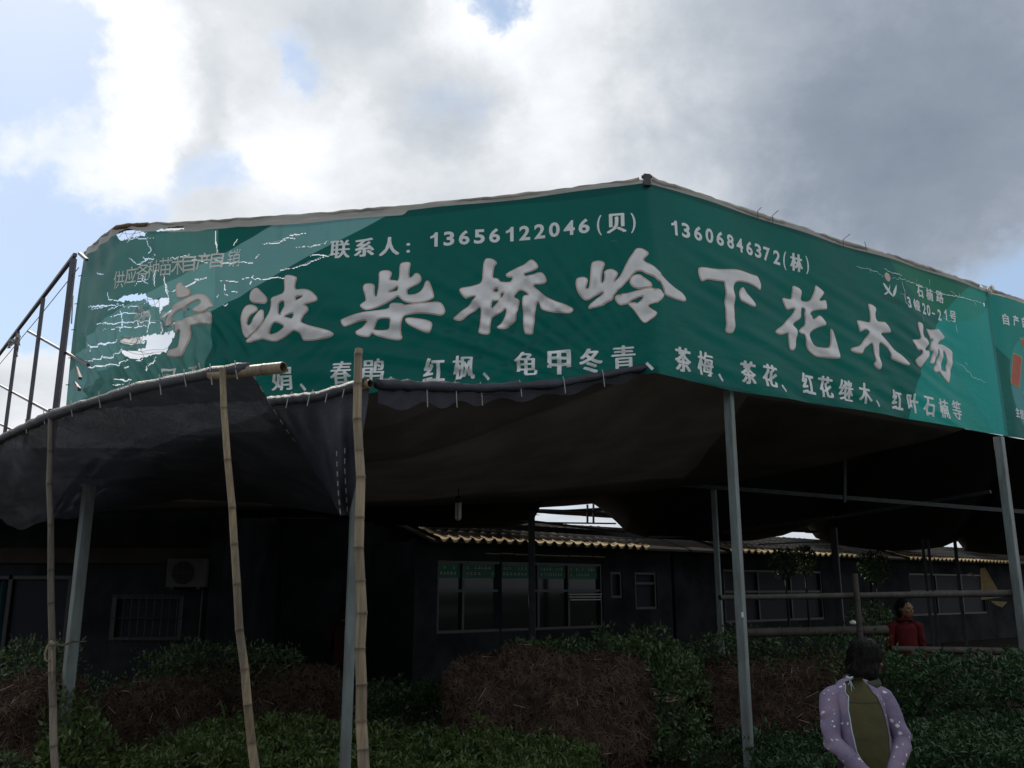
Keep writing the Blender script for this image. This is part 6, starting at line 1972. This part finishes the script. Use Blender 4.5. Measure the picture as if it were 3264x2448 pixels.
def person(loc, turn, coat, label, pose, scale=1.0):
    """standing figure; local +Y is the way it faces. pose: dict of joints"""
    t = thing('person', label, 'person', loc)
    W = Matrix.Translation(Vector(loc)) @ Matrix.Rotation(turn, 4, 'Z') @ Matrix.Scale(scale, 4)
    J = pose
    hd = Vector(J['head']); hrot = Matrix.Rotation(J.get('yaw', 0), 3, 'Z') @ Matrix.Rotation(J.get('nod', 0), 3, 'X')
    b = MB()
    # legs, torso core, neck, head, hands: the body under the clothes
    for s in (-1, 1):
        chain(b, [(s * .085, 0, .78), (s * .09, .02, .43), (s * .09, -.01, .07)], [.048, .046, .036])
        chain(b, [(s * .09, -.03, .04), (s * .095, .10, .025), (s * .095, .15, .022)], [.036, .034, .026])
        sh, el, wr = J['sh'], J['el'], J['wr']
        chain(b, [(s * (sh[0] - .01), sh[1], sh[2] - .01), (s * el[0], el[1], el[2]), (s * wr[0], wr[1], wr[2])], [.038, .032, .024])
    loft(b, [((0, 0, .74), .10, .085, 0), ((0, .0, .84), .108, .088, 0), ((0, J['waist'][1], J['waist'][2]), .10, .085, 0), ((0, J['chest'][1], J['chest'][2]), .108, .082, -.15), ((0, J['chest'][1] + .02, J['chest'][2] + .06), .07, .055, -.2)])
    nk = Vector(J['neck'])
    chain(b, [nk - Vector((0, .01, .04)), nk.lerp(hd, .55)], [.052, .046])
    ell(b, hd, (.073, .092, .105), hrot)
    f = lambda v: hd + hrot @ Vector(v)
    ell(b, f((0, .045, -.055)), (.052, .050, .055), hrot)                        # jaw
    ell(b, f((0, .098, -.012)), (.013, .018, .024), hrot, 10, 8)                 # nose
    ell(b, f((0, .085, .022)), (.050, .014, .012), hrot, 12, 8)                  # brow
    ell(b, f((0, .090, -.052)), (.026, .010, .010), hrot, 10, 6)                 # lips
    for s in (-1, 1):
        ell(b, f((s * .074, -.004, -.008)), (.011, .022, .032), hrot, 10, 8)     # ears
        ell(b, f((s * .036, .080, -.024)), (.022, .016, .018), hrot, 10, 8)      # cheekbones
    for s in (-1, 1):
        wr = Vector((s * J['wr'][0], J['wr'][1], J['wr'][2])); hdir = Vector((s * J['hand'][0], J['hand'][1], J['hand'][2]))
        hand(b, wr, hdir, Vector((0, -1, .2)) if s > 0 else Vector((0, -1, .2)))
    fuse('body', b, .0085, M['skin'], t, W, None, 3)
    for s in (-1, 1):
        e_ = MB(); ell(e_, f((s * .030, .083, .002)), (.012, .009, .006), hrot, 10, 8)
        fuse('eye', e_, .003, M['black'], t, W, None, 1)
    # hair
    h = MB()
    ell(h, f((0, -.020, .022)), (.084, .096, .104), hrot, 20, 14); ell(h, f((0, -.045, -.060)), (.074, .062, .078), hrot, 16, 10)
    hair = fuse('hair', h, .008, M['hair'], t, W, lambda c: .006 * mnoise.noise(c * 38) + .004 * mnoise.noise(Vector((c.x * 120, c.y * 120, c.z * 25))), 2)
    sc_ = MB(); ell(sc_, f((.022, -.060, .100)), (.022, .026, .010), hrot @ Matrix.Rotation(.55, 3, 'X'), 12, 8)
    if J.get('apron'): fuse('thin_crown', sc_, .004, M['crown'], t, W, None, 1)
    mbs = MB()
    for _ in range(420):
        d = Vector(rng.normal(size=3)).normalized()
        if d.y > .35 and d.z < .5: continue
        p0 = f((d.x * .086, -.016 + d.y * .098, .02 + d.z * .10)); dn = hrot @ Vector((d.x * .4, d.y * .4 - .1, -1)).normalized()
        L_ = rng.uniform(.03, .06); o_ = hrot @ d
        q = [p0, p0 + dn * L_ * .5 + o_ * .008, p0 + dn * L_ + o_ * rng.uniform(-.002, .010)]
        mbs.tube([W @ v for v in q], [.0018, .0016, .0006], 3, cap=False)
    o = obj('hair_strands', mbs, M['hair'], t); o['kind'] = 'stuff'
    # trousers and shoes
    tr = MB()
    for s in (-1, 1): chain(tr, [(s * .085, 0, .80), (s * .092, .02, .43), (s * .09, -.01, .10)], [.062, .062, .058])
    ell(tr, (0, 0, .78), (.130, .105, .12))
    fuse('trousers', tr, .014, M['trousers'], t, W, lambda c: .006 * mnoise.noise(c * 9), 4)
    for s in (-1, 1):
        sh_ = MB(); chain(sh_, [(s * .09, -.035, .045), (s * .095, .08, .040), (s * .095, .155, .036)], [.045, .043, .034]); fuse('shoe', sh_, .010, M['shoe'], t, W, None, 3)
    # coat
    c = MB()
    wa, ch = J['waist'], J['chest']
    loft(c, [((0, -.005, .70), .150, .125, 0), ((0, .0, .80), .138, .120, 0), ((0, wa[1], wa[2]), .132, .112, 0), ((0, (wa[1] + ch[1]) / 2, (wa[2] + ch[2]) / 2), .138, .112, -.1), ((0, ch[1], ch[2]), .146, .106, -.2), ((0, ch[1] + .02, ch[2] + .055), .122, .088, -.25), ((0, ch[1] + .035, ch[2] + .095), .075, .064, -.3)], 20)
    def folds(v):
        arm = max(0, abs(v.x) - .13) * 9
        e_ = math.exp(-((v.z - J['el'][2]) / .09) ** 2)
        r_ = math.sin((v.z * 1.0 + abs(v.x) * .7 - v.y * .5) * 75 + 3 * mnoise.noise(v * 9))
        q = .006 * mnoise.noise(Vector((v.x * 11, v.y * 11, v.z * 6)))
        return q + min(1, arm) * (.0025 + .0065 * e_) * r_ + .002 * mnoise.noise(v * 28)
    coat_o = fuse('jacket', c, .0105, coat, t, W, folds, 5)
    for s in (-1, 1):
        c2 = MB()
        sh, el, wr = J['sh'], J['el'], J['wr']
        S0, E, Wr = Vector((s * sh[0], sh[1], sh[2])), Vector((s * el[0], el[1], el[2])), Vector((s * wr[0], wr[1], wr[2]))
        chain(c2, [S0 - Vector((s * .045, -.005, -.012)), S0 + Vector((s * .006, 0, -.004)), S0.lerp(E, .55) + Vector((s * .006, 0, 0)), E, E.lerp(Wr, .5), Wr + (E - Wr).normalized() * .02], [.050, .055, .050, .046, .043, .037])
        fuse('sleeve', c2, .008, coat, t, W, folds, 3)
    # collar
    cl = MB()
    ring_ = []
    for k in range(25):
        a = 2 * math.pi * k / 24
        ring_.append(Vector((nk.x + .074 * math.cos(a), nk.y - .008 + .070 * math.sin(a), nk.z - .020 + .014 * math.sin(a))))
    cl.tube([W @ p for p in ring_], .025 * scale, 8)
    obj('collar', cl, M['collar'] if J.get('apron') else coat, t, True)
    if J.get('apron'):
        me = coat_o.data
        bvh = BVHTree.FromPolygons([v.co.copy() for v in me.vertices], [tuple(p.vertices) for p in me.polygons])
        off = ORIGIN[t.name]
        zs = np.linspace(0, 1, 34)
        def half(v):                                             # half width of the panel from neck to waist
            return np.interp(v, [0, .06, .16, .35, .6, .8, .92, 1], [.030, .050, .066, .086, .090, .082, .054, .012])
        V, nu = [], 17
        for v in zs:
            z_ = 1.205 + (.765 - 1.205) * v
            for i in range(nu):
                x_ = (i / (nu - 1) * 2 - 1) * half(v) - .004 - .012 * (v < .2)
                o_ = W @ Vector((x_, -.8, z_)) - off; d_ = (W.to_3x3() @ Vector((0, 1, 0))).normalized()
                hit = bvh.ray_cast(o_, d_)[0]
                if hit is None: hit = o_ + d_ * .78
                V.append(hit - d_ * (.010 - .004 * abs(i / (nu - 1) * 2 - 1)) + off)
        # even the panel out so it spans the small folds
        A = np.array([tuple(p) for p in V]).reshape(34, nu, 3)
        for _ in range(3):
            q = A.copy(); q[1:-1, 1:-1] = (A[1:-1, 1:-1] + A[:-2, 1:-1] + A[2:, 1:-1] + A[1:-1, :-2] + A[1:-1, 2:]) / 5; q[:, :, 1] = np.minimum(q[:, :, 1], A[:, :, 1]); A = q
        idx = np.arange(34 * nu).reshape(34, nu)
        np_mesh('apron', A.reshape(-1, 3), np.stack([idx[:-1, :-1], idx[:-1, 1:], idx[1:, 1:], idx[1:, :-1]], -1).reshape(-1, 4), M['apron'], t, smooth=True)
        mb = MB(); mb.tube([Vector(A[i, 0]) for i in range(3, 33)], .0034, 6); obj('apron_trim', mb, M['apron_trim'], t, True)
        mb = MB(); mb.tube([Vector(A[i, -1]) for i in range(3, 33)], .0032, 6); obj('apron_trim', mb, M['apron'], t, True)
        mb = MB(); mb.tube([Vector(A[9, i]) + Vector((0, -.0015, 0)) for i in range(nu)], .0016, 4); obj('apron_seam', mb, M['collar'], t)
        kn = Vector(A[1, nu // 2 - 4]) + Vector((-.02, -.012, .004))
        mb = MB(); mb.tube([kn + Vector((-.018, 0, .012)), kn, kn + Vector((.018, 0, .008))], [.006, .010, .006], 6)
        for dx, dz in ((.004, -.075), (.020, -.055), (-.012, -.030)): mb.tube([kn, kn + Vector((dx * .3, -.008, dz * .5)), kn + Vector((dx, -.004, dz))], .0028, 5)
        obj('neck_tie', mb, M['apron_trim'], t, True)
    return t


woman = dict(head=(.115, .165, 1.262), nod=-.42, yaw=-.62, neck=(.055, .115, 1.19), chest=(0, .06, 1.085), waist=(0, .0, .93), sh=(.132, .055, 1.100), el=(.182, -.035, .90), wr=(.055, -.155, .745), hand=(-.9, -.1, -.25), apron=True)
wl = vp(1868, 1600, 4.8)
person((wl.x, wl.y, 0), 0.05, M['floral'], 'bent person seen from behind in purple speckled jacket and olive apron', woman)
stand = dict(head=(0, .05, 1.42), nod=-.1, yaw=.3, neck=(0, .02, 1.30), chest=(0, .0, 1.16), waist=(0, 0, .98), sh=(.165, 0, 1.215), el=(.20, .0, .95), wr=(.17, .16, .80), hand=(-.1, .8, -.4))
rl = vp(1958, 1400, 10.9)
person((rl.x, rl.y, 0), math.pi + .1, M['red_coat'], 'person in a red coat facing the road behind the bamboo rail', stand)
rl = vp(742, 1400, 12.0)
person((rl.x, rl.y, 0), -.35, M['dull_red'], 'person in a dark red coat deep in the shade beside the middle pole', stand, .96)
